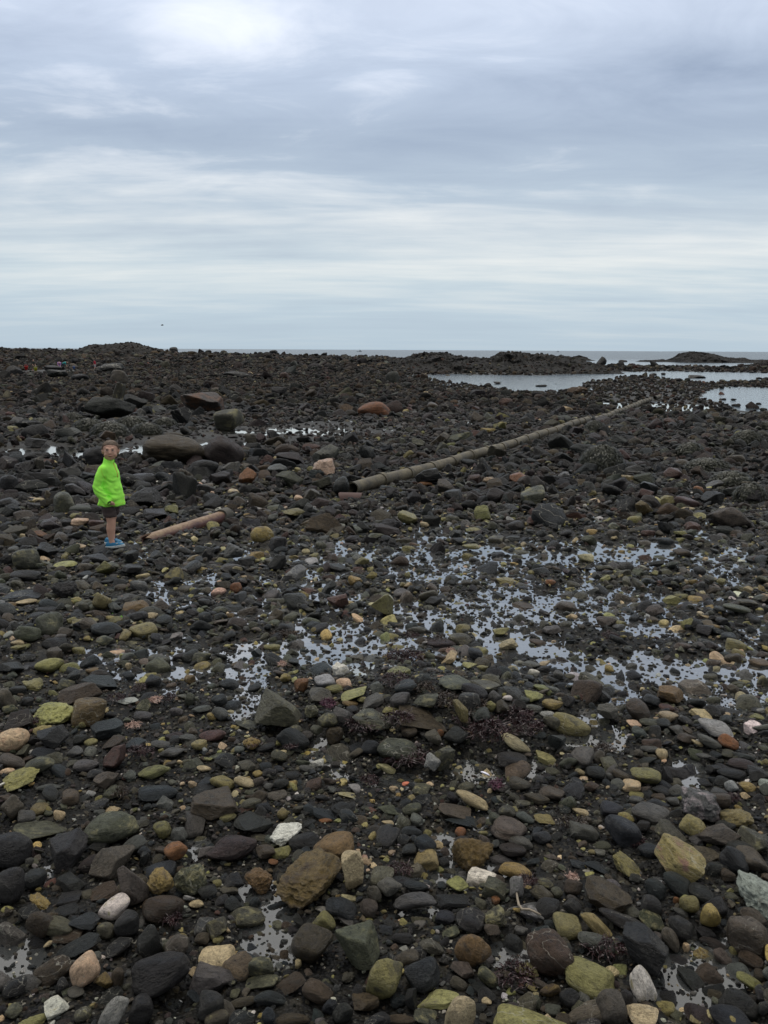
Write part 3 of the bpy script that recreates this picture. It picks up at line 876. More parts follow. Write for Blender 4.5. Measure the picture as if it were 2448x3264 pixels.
tile(1200, 2300, .3617, """200 235 390 200 -5 gg f|weed-topped greenish boulder;290 85 140 90 0 br r;500 140 150 130 0 gg a;585 285 190 230 -30 gg a|upright ridged grey stone;490 350 150 140 -30 lg c;700 110 220 150 5 dk r;565 95 60 70 0 or r;
1235 190 310 110 -32 tn f|pale finger-shaped stone in red weed;1195 330 270 130 -5 dk f;1500 325 210 120 -8 mo a;1590 160 160 150 0 bl a;740 435 130 100 -10 tn c;970 480 150 140 0 tn c;1265 540 190 110 0 bg f;1555 440 140 70 0 gg f;
1085 580 160 70 -10 gy f;840 685 330 120 -25 tn f;680 670 130 80 -30 dk f;790 570 150 80 0 gg f;395 590 170 90 0 gg s;690 775 290 130 -5 bg s;740 870 270 90 -3 bl s;1410 670 240 90 -10 br f;1545 625 220 110 -10 bg f;
1150 790 150 120 0 gg r;1310 840 170 80 -22 gy f;1480 850 190 90 -3 ol s;1170 930 320 190 -5 bg r;1265 1055 240 110 -18 gy f;1455 1010 180 120 -10 bl f;1020 890 160 80 0 gg f;310 960 190 80 -5 bl f;430 1070 200 160 0 bl r;
740 970 100 80 0 or r|terracotta round stone;845 1155 370 320 0 yb c|large mustard-brown boulder;950 1045 130 90 -25 bg f;1105 1225 220 100 0 gy f;1200 1120 240 120 -10 mv f;1230 1310 300 130 -10 ye f|golden brown oblong stone;
310 770 180 110 10 gg f;590 1240 110 90 0 dk r;100 890 110 40 -5 tn f;450 985 80 80 0 ol r""")
tile(1800, 2300, .3906, """50 20 330 190 -15 ol f|brownish wedge-shaped boulder;1230 50 290 120 -10 lg f|pale grey-green oblong;1340 160 170 110 -20 or f|orange-brown oval stone;1180 155 200 100 -15 gy f;995 130 150 90 -10 br r;790 255 100 85 0 tn r;
605 255 75 65 0 bg r;690 220 140 60 0 gy f;660 430 250 130 -8 ol f|olive-brown block;835 440 100 160 0 dk s;250 410 160 100 -10 dk f;460 430 150 75 -15 br f;545 515 150 95 0 pk r;365 445 60 60 0 gy r;90 490 110 75 0 dk r;
220 525 120 80 -10 br f;585 590 120 60 0 ol r;585 640 120 70 0 gy f;800 565 180 70 -10 dk f;760 615 130 60 0 br f;880 645 110 60 0 gy f;1440 340 210 100 5 mv f;1580 420 180 110 0 dk a;1130 280 120 55 0 gy f;1005 520 150 50 0 dk f;
1140 500 120 60 0 dk f;1360 525 120 90 -25 lg f;1490 520 140 90 -15 ye c;1275 585 160 90 -10 gy f;1110 660 340 250 -5 wd c|white-veined craggy boulder;1395 770 280 180 15 ol c|knobbly yellow boulder;385 710 190 130 0 bl r;
500 785 140 90 -25 ye f;700 740 310 150 -12 gy f|grey seal-shaped stone;760 665 190 70 -5 bl f;470 890 320 240 -25 bl f|large smooth blue-black stone;640 850 110 100 0 dk r;875 920 290 160 -35 gg a;1050 840 220 170 -10 ol r;
1240 900 370 180 10 bg a|large brownish grey block;1530 970 260 200 -15 gg a;1380 1120 250 180 -35 bl f;1145 1075 260 130 -10 bg s;930 1120 380 270 -20 oy a|large olive and pink wedge;505 1170 270 160 -30 ol c|knobbly olive stone;
690 1050 180 110 0 bl f;130 735 150 50 -12 tn f;160 800 120 60 0 bg f;110 1160 150 60 -20 bl s;280 1180 270 90 -20 bl s""")
tile(0, 1980, .3689, """240 95 220 150 -25 gg r|greenish round boulder on the left;430 25 230 225 0 gg r|pale yellow-green boulder;920 60 260 140 0 bl r;1240 75 240 150 5 ol r;905 160 150 90 5 gg r;150 185 110 50 0 tn f;160 225 130 50 0 ol f;
1190 215 220 90 -10 gg a;1110 215 100 50 20 lg f;1415 245 110 80 5 gy r;1010 270 150 55 -5 pk f;680 255 120 75 -20 ol f;430 375 240 140 12 mo f|yellow-green flat-topped boulder;600 400 180 100 0 ol f;100 400 200 100 -5 dk a;
240 310 130 75 0 dk r;1375 345 190 120 -5 gg r;860 515 310 120 -5 bl s;640 465 120 80 15 dk r;570 545 160 120 0 gg r;690 620 370 200 10 br a|big dark brown boulder;1110 385 55 60 0 tn r;800 430 120 60 -5 yb f;1300 465 110 50 0 ol f;
1640 495 100 80 0 yb r;285 545 180 100 -8 ol c;150 590 150 80 0 dk f;40 665 150 190 20 bg r;240 690 100 80 0 dk r;90 760 140 90 -10 gg f;470 790 380 220 5 mo c|crusted yellow-green boulder;770 760 310 230 5 yb r|smooth tan-brown boulder;
150 845 250 170 15 mv s;1100 680 190 55 -2 lg s;1240 730 120 110 0 gg a;1235 815 160 85 0 gy f;1640 670 90 110 0 gg r;700 890 110 70 10 ol f;1525 775 120 80 0 gy f;1110 470 110 70 0 bl f""")
tile(612, 1980, .3689, """80 310 180 110 5 gg f;80 390 160 80 15 ye f;225 410 130 100 0 gg r;370 385 110 80 0 ol r;530 35 90 80 0 gg r;840 45 110 60 0 gy f;690 220 150 60 -5 ol f;1080 190 130 70 0 bl r;465 255 100 70 0 dk r;
1315 245 110 60 5 or f;1275 420 150 150 -30 wh c|pale crusted stone with a white tip;1150 520 190 130 0 lg r;1310 535 140 100 -20 pk f;945 545 130 130 0 or a|small rusty pyramid stone;1230 580 160 75 0 ol f;325 540 160 110 5 bl r;
540 575 120 80 0 dk r;760 725 430 290 -3 gg a|big greenish boulder at the puddle;1110 645 200 120 0 bg a;1400 630 240 110 15 mo s;1365 710 140 60 -10 yb f;1560 690 210 110 20 gy s;1475 675 100 55 0 ol f;235 675 140 100 0 bl r;
80 755 160 60 0 gy f;175 820 95 75 0 ye r;245 800 150 110 -40 gy f;480 890 210 90 -5 gg s;810 490 100 85 0 ye c;1030 770 120 120 0 gg c;1550 840 340 170 -12 gg s|slanted grey slab on the weed heap;1170 850 170 130 0 gg r;1300 800 160 130 0 gy a;1600 580 120 110 0 gy a""")
tile(1224, 1980, .3689, """680 65 130 90 0 ol r;660 150 210 110 -5 gg r;1010 90 150 90 5 ol a;460 40 100 70 0 ol r;1450 75 170 100 3 gy a;1330 185 160 65 -10 br f;1075 195 170 90 3 tn c;490 185 270 90 0 mv f;740 380 130 55 -5 mo s;
850 400 100 50 0 ol f;1270 370 160 60 -5 gy f;130 435 210 100 5 ol r;340 510 150 140 0 bl a|blue-black block on the weed heap;620 530 290 120 -5 gg r;870 555 260 110 -10 gg s;780 600 240 130 -20 dk f;740 690 200 170 0 dk r|round black stone on the heap;
955 645 120 110 0 gy r;1065 660 90 50 0 wh f|small white stone;140 680 180 140 10 gy r;365 680 220 120 10 gg a;670 755 110 220 15 ol s|upright wood-like stone;1290 640 170 100 -15 mo a;1455 715 180 90 -5 ye f;1590 680 120 100 0 dk a;
1160 720 140 120 0 dk a;925 730 100 100 0 ol r;1025 740 130 130 0 br a;1130 805 200 80 5 dk s;1290 750 150 70 0 gy f;1400 800 140 60 0 lg f;330 845 430 170 -12 br s|wide brown grained slab;1450 860 150 110 -30 gg f;835 800 160 110 0 gy r;
1505 455 90 70 0 gy r;60 765 150 60 0 ol f;120 230 120 70 0 ol r""")
tile(1836, 1980, .3689, """1385 205 180 120 -5 ol r|olive-yellow round boulder at right;1415 285 150 80 -25 ol f;1290 300 140 80 0 bl f;1115 80 150 100 0 dk a;1310 135 145 85 0 bl r;920 215 150 80 0 bg f;1110 185 150 80 0 dk r;765 100 150 60 0 dk r;
490 100 90 55 0 gy r;140 520 250 120 -18 gg f|green cylinder-shaped stone;100 595 120 95 0 or r|brick-red round stone;215 645 150 120 -30 dk a;815 625 220 150 0 yb a|mustard triangular boulder;785 745 140 65 0 rd f;795 820 170 90 -3 tn f;
275 770 180 150 0 gy a|six-sided grey stone;535 760 200 180 10 bg r|grey-brown round boulder;620 635 110 90 0 dk r;1080 790 200 90 -3 tn s;1100 520 170 60 -8 ol f;1165 485 130 75 0 gg f;1620 520 110 130 0 gg r;1340 785 200 80 -10 dk s;
650 365 160 50 -3 gy s;1315 380 70 50 0 pk r;1365 580 110 90 0 bg a;1470 540 100 70 0 ol r;745 880 140 90 0 dk r;960 860 170 80 -20 dk f;640 870 180 70 0 gg f;500 885 130 60 0 pk f;245 860 110 70 0 gg r;1100 695 190 60 -8 bl f""")
tile(0, 1660, .3689, """225 320 230 190 0 gg r|round two-toned boulder left of the boy;390 250 220 140 0 dk a;220 465 250 100 -3 dk f;555 590 220 170 0 dk c|black craggy boulder below the boy;50 480 100 75 0 gg r;395 370 110 75 0 gg a;
560 378 210 55 5 mo f;735 390 130 70 0 bg r;910 395 170 130 0 ol a|olive angular boulder just below the boy;345 110 160 70 -8 or a;430 40 170 110 0 mv a;680 20 150 70 0 pk f;820 110 140 80 0 dk a;680 115 170 80 0 dk a;
1130 305 130 110 0 dk a;1140 410 190 80 0 dk s;820 330 250 110 0 dk s;1500 460 160 120 10 ol a;1300 580 120 60 0 gg f;1050 580 120 75 0 br r;880 700 170 140 -35 ol f|striped brown-olive stone;1180 740 220 100 10 yb a;
1390 735 210 150 -10 bg a;1080 670 220 100 5 gy s;170 640 350 100 3 bl s;450 645 130 60 -15 gg f;230 695 180 50 0 tn f;85 720 140 40 0 yb f;725 740 95 85 0 gg r;390 765 190 60 0 dk f;1310 815 110 60 0 tn r;740 870 230 90 0 ol s;
1425 860 150 90 0 dk r;1340 300 140 80 10 dk a""")
tile(612, 1660, .3689, """615 115 220 170 -20 ye f|yellow-orange boulder right of the broken pipe;740 190 160 130 0 dk r;365 60 100 80 0 dk r;140 285 110 110 0 dk a;360 250 180 130 5 gy c;570 305 150 110 -20 ye a|yellow-topped angular stone;470 340 150 90 0 dk a;
730 345 160 140 0 dk a;355 410 230 110 5 gy a;75 415 110 50 0 ye f;265 340 120 60 0 ol f;1230 320 170 100 0 br a;1260 410 190 95 0 dk a;1470 340 130 80 0 ol a;1435 420 100 65 0 rd r;1580 135 160 75 0 gg a;1230 135 90 60 0 ol a;
1115 210 100 80 0 gg r;1410 520 130 110 0 ye a;1185 570 130 130 0 dk a;1180 490 130 80 0 rd a;380 570 105 95 0 or r|rusty orange round stone in the puddles;590 600 180 50 0 ol f;375 750 210 80 0 dk a;470 790 230 130 20 bg c;
240 775 150 75 0 gg f;325 820 80 60 0 yb r;850 830 140 75 10 gg r;780 790 130 60 0 gy f;1260 680 190 120 -3 rd a;1640 710 200 210 0 ol a|brownish olive boulder between puddles;115 835 120 110 0 bl r;690 690 140 60 0 gg f;110 700 120 70 0 dk r""")
tile(1224, 1660, .3689, """210 240 120 70 0 ol r;350 30 80 50 0 tn r;620 110 120 85 0 dk a;785 80 130 45 0 ol f;940 40 90 80 0 gg r;1140 45 150 110 0 mv r;970 160 150 70 0 gg r;665 175 130 60 0 dk f;750 220 150 45 0 ol f;1110 155 130 60 0 dk a;
1400 160 110 70 0 dk a;1470 210 120 85 0 dk r;1180 270 160 50 0 gg s;775 350 110 90 0 dk r;670 395 180 60 0 bl s;715 460 105 65 0 gg r;530 440 110 70 0 dk r;1080 515 230 80 -3 ol a;1195 560 130 60 0 gy f;1155 320 110 70 0 gg r;
1000 350 160 60 0 br f;160 355 90 50 0 gy r;470 355 70 60 0 gy r;430 685 150 65 0 dk a;660 725 130 55 -10 ol f;390 755 100 60 0 gg r;330 825 110 80 0 br a;1200 735 190 70 0 br s;1570 740 190 110 0 bg r;1390 800 180 40 -3 tn s;
1440 525 90 50 0 or r;1270 450 60 50 0 ol r;600 830 90 80 0 gy a;1215 635 110 80 0 gg r""")
tile(1836, 1660, .3689, """775 180 150 80 -3 bl f;895 100 110 45 0 mo s;1010 45 140 90 0 rd a;1285 80 150 80 0 dk f;1385 110 120 80 0 br r;1145 505 150 85 -3 gg f;1070 430 110 75 0 dk r;935 525 100 55 0 tn f;830 675 150 85 -5 mo a;1030 680 130 75 0 ye r;
685 775 170 115 3 bg a|tan blocky stone among right-hand puddles;400 460 150 120 0 gg a;270 465 110 85 0 dk a;170 470 80 70 0 gy a;605 320 130 70 0 rd a;745 330 90 55 0 gg r;920 270 150 60 0 br f;1070 340 110 50 0 gg f;85 315 160 95 -15 tn a;
320 110 110 85 0 bg r;330 50 110 70 0 gg a;490 170 80 80 0 dk a;590 190 110 60 0 bg r;620 105 130 70 0 rd f;220 680 130 70 0 lg a;340 730 130 70 0 dk f;90 725 130 55 0 gy f;1390 750 230 65 -5 gg f;1480 700 180 60 0 gg f;
260 860 170 90 0 bg a;380 890 100 65 0 ol r;1260 860 110 60 0 dk r;1000 870 150 60 0 gy f;470 220 70 45 0 mo s""")
tile(0, 1360, .3689, """590 55 220 120 -8 gy a|angular grey rock behind the boy;310 135 190 85 0 dk a;720 150 100 85 0 dk a;840 245 240 170 0 dk r|black boulder behind the boy's head;310 255 260 90 0 dk c;220 345 180 120 0 dk c;340 320 90 150 0 bg a;
1510 178 560 250 2 br r|large brown dome boulder;1940 200 340 240 -20 mv r|purplish dome boulder beside the brown one;1340 255 200 100 0 rd a;1590 260 150 50 0 ye s;560 655 185 205 0 gg r|egg-shaped boulder standing left of the boy;
400 555 200 90 0 dk a;75 480 170 160 0 dk r;60 660 220 120 0 dk r;430 405 150 100 0 dk a;650 545 170 120 0 mv a;750 535 200 110 -30 mv a;690 820 150 70 0 pk r;655 775 100 70 0 ol r;720 700 150 95 0 br a;830 830 140 70 0 rd a;
450 840 170 115 0 mv a;1265 600 270 160 10 dk a;1295 615 110 85 0 ye a;1450 520 140 120 0 bg a;1220 500 190 85 0 dk a;1340 750 220 90 0 dk a;1480 710 120 80 0 ol a;1385 330 150 80 0 gy a;1200 440 280 100 0 dk a""")
tile(612, 1360, .3689, """1140 335 200 150 -8 pk a|pale pinkish wedge rock;480 420 160 150 0 or a;1290 500 140 150 0 dk r|dark rounded rock at the pipe end;740 365 170 100 0 gy a;695 70 100 90 0 dk a;1030 180 160 75 0 rd r;240 440 200 130 0 mv a;730 280 65 55 0 ye r;
920 615 80 55 0 pk r;1030 580 150 120 0 bg a;885 740 190 90 0 ol s;1000 710 90 120 0 gy a;560 635 140 85 0 dk a;360 560 110 55 0 tn r;860 280 260 130 0 mv a""")
tile(1224, 1360, .3689, """390 420 250 160 0 dk a|black angular rock against the pipe;915 460 130 60 0 tn f|small tan oval by the pipe;1170 440 180 100 0 or a;780 450 130 95 0 rd a;545 510 170 130 0 bg a;760 600 120 95 0 mv a;960 590 170 140 0 mv r;
600 590 170 100 0 dk a;850 740 150 150 0 ol a|mossy dark block;205 775 170 110 0 ol a;590 790 130 65 0 gg r;1060 700 220 100 0 dk s;1290 810 120 80 0 rd r;1290 590 220 140 25 gg s;650 90 240 75 15 gg s;300 140 120 85 0 gg a;
500 180 120 110 0 gg a;800 65 110 80 0 rd a;900 30 140 45 0 ye s;1550 430 110 95 0 gy a;350 495 140 40 0 or s""")
tile(1836, 1360, .3689, """300 540 170 135 0 dk a;585 690 150 130 0 yb a;500 810 130 95 0 ol r;960 650 230 95 -8 rd f;835 395 180 95 0 rd a;390 250 160 120 -25 rd a;450 450 170 85 0 ye a;1180 605 200 120 0 dk a;1060 545 90 75 0 or r;1180 500 180 60 25 gy s;
910 310 120 70 0 bg r;600 580 140 110 0 rd a;1385 280 170 85 0 bg a;790 640 120 105 0 ol a;1000 860 140 85 0 rd r;630 520 160 115 0 dk a""")
tile(0, 1080, .3689, """950 590 440 210 0 dk s|wide flat-topped slab boulder;1030 455 120 190 5 gg a|leaning pillar-like boulder;1170 540 200 150 0 dk a;1030 325 150 130 0 bg r;965 248 220 90 0 dk r;460 255 150 65 0 dk r;130 275 140 90 -20 dk a;690 330 150 60 0 dk r;
500 300 180 80 0 dk a;1570 660 190 160 0 dk a;1757 545 400 200 -5 bd a|orange-topped boulder;1980 690 260 185 0 gg r|round greenish black boulder;1500 92 78 52 0 dk r;1500 838 175 75 0 br r;240 735 220 80 0 dk a;110 770 90 45 0 ol r""")
tile(612, 1080, .3689, """1572 600 285 135 0 or r|broad orange boulder;1020 475 115 90 0 br a;380 310 230 65 0 dk r;755 455 140 90 0 dk a;705 125 78 66 0 dk r;790 142 60 36 0 dk r;800 315 90 60 0 rd a;140 110 60 34 0 dk r""")
tile(1224, 1050, .738, """525 315 62 44 0 rd r;785 345 62 32 0 tn a;95 240 50 30 0 dk r;400 275 60 32 0 dk r;210 330 50 36 0 br r""")

CAND = []       # px, py, w, h, rot, colour, shape, landmark words
for (x0, y0, k, s) in TILES:
    for e in s.replace('\n', '').split(';'):
        if not e.strip():
            continue
        body, _, lm = e.partition('|')
        u, v, w, h, rot, c, sh = body.split()
        CAND.append((x0 + float(u) * k, y0 + float(v) * k, float(w) * k, float(h) * k, float(rot), c, sh, lm.strip()))

def place_stones():
    pix = [(min(max(c[0], -300), 2750), min(c[1] + c[3] * .28, 3600)) for c in CAND]
    G, D = ground_hits(pix)
    out = []
    for i, (px, py, w, h, rot, c, sh, lm) in enumerate(CAND):
        d0 = ray(px, py + .06 * h)
        g = G[i].copy()
        phi = math.atan2(CAM_H - g[2], math.hypot(g[0], g[1]))
        for it in range(3):
            dep = float((g - CAMP) @ (-CR[:, 2]))
            ax = .5 * w * dep / F
            H = .5 * h * dep / F
            ar = abs(math.radians(rot))
            lim = {'r': .85, 'f': .72, 'a': .8, 's': .95, 'c': .85}[sh]
            ay = min(ax * (1.0 if sh != 'f' else .8), lim * H / math.sin(phi))
            if w < h * .8:
                ay = max(ay, min(H * .6, lim * H / math.sin(phi)))
            az = math.sqrt(max(H * H - (ay * math.sin(phi)) ** 2, (.34 * H) ** 2)) / math.cos(phi)
            zb = float(ground_z(np.array([g[0]]), np.array([g[1]]))[0])
            zc = zb + az * (.84 if sh != 's' else .95)
            if zc > CAM_H - .05:
                break
            t = (zc - CAM_H) / d0[2] if d0[2] < -1e-4 else np.linalg.norm(g - CAMP)
            gn = CAMP + d0 * t
            if np.linalg.norm(gn - g) > .35 * np.linalg.norm(g - CAMP):
                gn = CAMP + d0 * (np.linalg.norm(g - CAMP))
                g = gn
                break
            g = gn
        view = math.atan2(g[0], g[1])
        M = Matrix.Rotation(-view, 3, 'Z') @ Matrix.Rotation(-math.radians(rot), 3, 'Y')
        out.append(dict(p=np.array(g), s=(ax, ay, az), M=M, px=px, py=py, w=w, h=h, c=c, sh=sh, lm=lm, seed=1000 + i))
    return out
STONES = place_stones()
for s in STONES:
    big = 2 * max(s['s'])
    if big > .42: s['kind'] = 'boulder'
    elif s['sh'] in 'asc': s['kind'] = 'rock'
    else: s['kind'] = 'cobble'

def build_stone(s):
    sub = 5 if s['w'] > 150 or (s['sh'] in 'asc' and s['w'] > 70) else 4 if s['w'] > 38 else 3
    V, fc = rock_shape(s['seed'], s['sh'], sub)
    me = mesh_np(s['kind'], V, fc)
    o = link(s['kind'], me, M_ROCK if s['p'][1] < 13 else M_BOULDER, sharp=38 if s['sh'] in 'as' else None)
    o.matrix_world = Matrix.Translation(Vector(s['p'])) @ s['M'].to_4x4() @ Matrix.Diagonal((*s['s'], 1.0))
    b, c2, moss, word = COLS[s['c']]
    r = random.Random(s['seed'])
    k = r.uniform(.82, 1.2) * (.85 if s['p'][1] > 9.5 else 1.0)
    j = [r.uniform(.93, 1.07) for _ in range(3)]
    o.color = (b[0] * k * j[0], b[1] * k * j[1], b[2] * k * j[2], 1)
    o['second_color'] = [c2[0] * k, c2[1] * k, c2[2] * k]
    o['moss_amount'] = float(np.clip(moss + r.uniform(-.12, .12), 0, 1))
    s['o'] = o
EXTRA = []                       # past 300 of a kind the smaller ones join the loose stones, in their places
for k_ in ('cobble', 'rock', 'boulder'):
    ks = sorted((s for s in STONES if s['kind'] == k_), key=lambda s: -s['w'] * s['h'] - (1e9 if s['lm'] else 0))
    EXTRA += ks[300:]
_ex = set(id(s) for s in EXTRA)
STONES = [s for s in STONES if id(s) not in _ex]
print('individual stones', {k_: sum(s['kind'] == k_ for s in STONES) for k_ in ('cobble', 'rock', 'boulder')}, 'extra', len(EXTRA))
for s in STONES:
    build_stone(s)

GROUPN = {'cobble': 'cobbles strewn over the wet shingle', 'rock': 'angular rocks lying on the beach', 'boulder': 'boulders standing out on the tidal flat'}
def label_stones():
    marks = [(s['px'], s['py'], 'the ' + s['lm'], s) for s in STONES if s['lm']]
    marks += [(350, 1640, 'the boy in the green jacket', None), (1130, 1550, 'the near end of the long pipe', None), (590, 1680, 'the broken reddish pipe piece', None),
              (1616, 1432, 'the middle of the long pipe', None), (2098, 1263, 'the far end of the long pipe', None), (1545, 2506, 'the white shell', None),
              (1920, 1470, 'the largest rockweed mound', None), (205, 1170, 'the bending distant children', None)]
    used = set()
    mean = {}
    for k in GROUPN:
        mean[k] = np.median([max(s['s']) for s in STONES if s['kind'] == k])
    for s in STONES:
        word = COLS[s['c']][3]
        m = max(s['s']) / mean[s['kind']]
        size = 'small ' if m < .72 else 'large ' if m > 1.5 else ''
        sc = max(35, .07 * (s['py'] - 1000))
        if s['lm']:
            lab = s['lm']
            if lab not in used and len(lab.split()) >= 4:
                used.add(lab); s['label'] = lab; continue
        base = s['lm'] if s['lm'] else f"{size}{word} {SHW[s['sh']]} {s['kind']}"
        ms = sorted((m_ for m_ in marks if m_[3] is not s), key=lambda m_: math.hypot(m_[0] - s['px'], (m_[1] - s['py']) * 1.4))
        done = False
        for m_ in ms[:14]:
            dx, dy = s['px'] - m_[0], (s['py'] - m_[1]) * 1.4
            dist = math.hypot(dx, dy) / sc
            near = 'just ' if dist < 2.6 else '' if dist < 6 else 'well '
            if abs(dx) > 2.2 * abs(dy): w_ = 'right of' if dx > 0 else 'left of'
            elif abs(dy) > 2.2 * abs(dx): w_ = 'in front of' if dy > 0 else 'behind'
            else: w_ = ('in front and right of' if dx > 0 else 'in front and left of') if dy > 0 else ('behind and right of' if dx > 0 else 'behind and left of')
            lab = f"{base} {near}{w_} {m_[2]}"
            if lab not in used and len(lab.split()) <= 16:
                used.add(lab); s['label'] = lab; done = True
                break
        if not done:
            s['label'] = base
    for s in STONES:
        tag(s['o'], s['label'], s['kind'], GROUPN[s['kind']])
label_stones()

# ------------------------------------------------------------------ placing helpers for single things
def at(px, py):
    return Vector(ground_hits([(px, py)])[0][0])

def on_water(px, py):
    x, y = horizon_plane(px, py, ZW)
    return Vector((x, y, ZW))

def depth_of(p):
    return float((np.array(p) - CAMP) @ (-CR[:, 2]))

# ------------------------------------------------------------------ rock ledges between the pools and the sea
def ledge_mat():
    m, nt, out = new_mat('dark_ledge')
    tc = N(nt, 'ShaderNodeTexCoord')
    P = tc.outputs['Object']
    n1 = noise(nt, P, .7, 6, .65)
    n2 = noise(nt, P, 4.0, 5, .7)
    c = RAMP(nt, MATH(nt, 'ADD', MATH(nt, 'MULTIPLY', n1, .6), MATH(nt, 'MULTIPLY', n2, .4)), [(.3, (.003, .003, .003)), (.52, (.009, .008, .0065)), (.7, (.024, .021, .015))])
    b = N(nt, 'ShaderNodeBsdfPrincipled')
    L(nt, c, b.inputs['Base Color'])
    b.inputs['Roughness'].default_value = .8
    b.inputs['Specular IOR Level'].default_value = .25
    bp = N(nt, 'ShaderNodeBump'); bp.inputs['Strength'].default_value = .8; bp.inputs['Distance'].default_value = .25
    L(nt, n2, bp.inputs['Height']); L(nt, bp.outputs[0], b.inputs['Normal'])
    L(nt, b.outputs[0], out.inputs[0])
    return m
M_LEDGE = ledge_mat()
LEDGES = []

def ledge(name, sil, base_py, depth_m, label, seed, rough=.22):
    """a craggy ledge with the skyline of the photograph, standing at its real distance; its ridge runs across, its flanks slope down to both sides"""
    sil = sorted(sil)
    x0, x1 = sil[0][0], sil[-1][0]
    pc = on_water((x0 + x1) / 2, base_py)
    dist = pc.y + depth_m * .42
    nx, ny = 300, 80
    us = np.linspace(x0, x1, nx)
    top = np.interp(us, [p[0] for p in sil], [p[1] for p in sil])
    V = np.zeros((ny, nx, 3))
    for i in range(nx):
        d = ray(us[i], top[i])
        P = CAMP + d * (dist / d[1])
        hgt = P[2] - (ZW - .35)
        for j in range(ny):
            t = j / (ny - 1)
            s = (1 - abs((t - .42) / (.42 if t < .42 else .58)) ** 1.7)
            V[j, i] = (P[0], pc.y - .6 + t * depth_m, ZW - .35 + max(hgt, .02) * max(s, 0) ** .75)
    Q = V.reshape(-1, 3)
    h = Q[:, 2] - (ZW - .35)
    amp = np.clip(h, 0, 1.2)
    n = fbm(Q * np.array((.55, .8, .9)) + seed, seed, 4, .55)
    rid = 1 - np.abs(fbm(Q * .8 + seed * 2, seed + 5, 4, .55))
    Q = Q.copy()
    fine = 1 - np.abs(fbm(Q * np.array((2.2, 2.6, 2.2)) + seed * 3, seed + 8, 4, .6))
    Q[:, 2] += amp * (n * rough * .6 + (rid - .85) * rough * .7 + (fine - .9) * .17)
    Q[:, 1] += fbm(Q * .4 + 7, seed + 3, 3) * .8
    Q[:, 0] += fbm(Q * .5 + 9, seed + 4, 3) * .35
    I = np.arange(ny * nx).reshape(ny, nx)
    Fc = np.stack([I[:-1, :-1], I[:-1, 1:], I[1:, 1:], I[1:, :-1]], -1).reshape(-1, 4)
    c0 = np.array((float(pc.x), dist, ZW))
    o = link(name, mesh_np(name, Q - c0, Fc), M_LEDGE, loc=c0, sharp=40)
    tag(o, label, 'rock ledge')
    LEDGES.append((Q.min(0), Q.max(0), BVHTree.FromPolygons([tuple(v) for v in Q], [tuple(int(k) for k in f) for f in Fc])))
    return o

ledge('rock_ledge', [(1255, 1146), (1290, 1139), (1320, 1130), (1345, 1125.5), (1390, 1124), (1430, 1127), (1445, 1133), (1475, 1131), (1490, 1137), (1530, 1139), (1570, 1137), (1590, 1127), (1605, 1124.5), (1650, 1125),
                     (1690, 1129), (1730, 1129), (1765, 1130), (1800, 1135), (1840, 1144), (1875, 1156), (1920, 1166)], 1190, 22, 'long low dark rock ledge behind the pale tide pool', 11)
ledge('rock_ledge', [(1805, 1143), (1820, 1136), (1845, 1134), (1870, 1140), (1885, 1145)], 1150, 9, 'small thin ledge trailing off the right end of the long ledge', 17)
ledge('rock_ledge', [(2153, 1154), (2160, 1140), (2174, 1133), (2186, 1123), (2202, 1119), (2232, 1122), (2262, 1127), (2300, 1137), (2345, 1141), (2360, 1139), (2390, 1147), (2420, 1146), (2500, 1150)], 1157, 18, 'big humped whale-backed rock standing in the sea at right', 23, .14)
ledge('rock_ledge', [(2028, 1153), (2045, 1147), (2090, 1146), (2110, 1145), (2150, 1149), (2165, 1154)], 1154, 9, 'flat low ledge touching the left foot of the humped sea rock', 29)
ledge('rock_ledge', [(2375, 1168), (2390, 1160), (2420, 1158), (2450, 1150), (2470, 1142), (2560, 1140), (2700, 1150)], 1171, 12, 'dark ledge cut by the right edge of the photo below the humped rock', 31)
ledge('rock_ledge', [(2330, 1229), (2360, 1225), (2420, 1224), (2500, 1222), (2650, 1226)], 1231, 4, 'low gravel bar between the two tide pools at right edge', 37)

# skyline hump on the ridge at left: stones heaped on its crest
def skyline_hump():
    p = at(330, 1118)
    d = 141.0
    sil = [(262, 1109), (290, 1101), (305, 1099), (330, 1098.5), (360, 1098), (385, 1095), (410, 1092.5), (428, 1092), (442, 1096), (462, 1102), (490, 1109), (515, 1114)]
    nx, ny = 110, 26
    us = np.linspace(262, 515, nx)
    top = np.interp(us, [q[0] for q in sil], [q[1] for q in sil])
    V = np.zeros((ny, nx, 3))
    for i in range(nx):
        dd = ray(us[i], top[i])
        P = CAMP + dd * (d / dd[1])
        gz = float(base_z(np.array([P[0]]), np.array([d - 6]))[0]) - .6
        for j in range(ny):
            t = j / (ny - 1)
            s = max(1 - abs((t - .6) / (.6 if t < .6 else .4)) ** 1.8, 0)
            V[j, i] = (P[0], d - 7 + 12 * t, gz + (P[2] - gz) * s)
    Q = V.reshape(-1, 3)
    Q[:, 2] += fbm(Q * .9, 5, 4, .6) * .16
    Q[:, 1] += fbm(Q * .5, 6, 3) * .5
    I = np.arange(ny * nx).reshape(ny, nx)
    Fc = np.stack([I[:-1, :-1], I[:-1, 1:], I[1:, 1:], I[1:, :-1]], -1).reshape(-1, 4)
    c0 = np.array((float(Q[:, 0].mean()), d, 1.5))
    o = link('rock_ledge', mesh_np('rock_ledge', Q - c0, Fc), M_LEDGE, loc=c0, sharp=35)
    LEDGES.append((Q.min(0), Q.max(0), BVHTree.FromPolygons([tuple(v) for v in Q], [tuple(int(k) for k in f) for f in Fc])))
    tag(o, 'brown rocky hump on the skyline ridge at left', 'rock ledge')
skyline_hump()


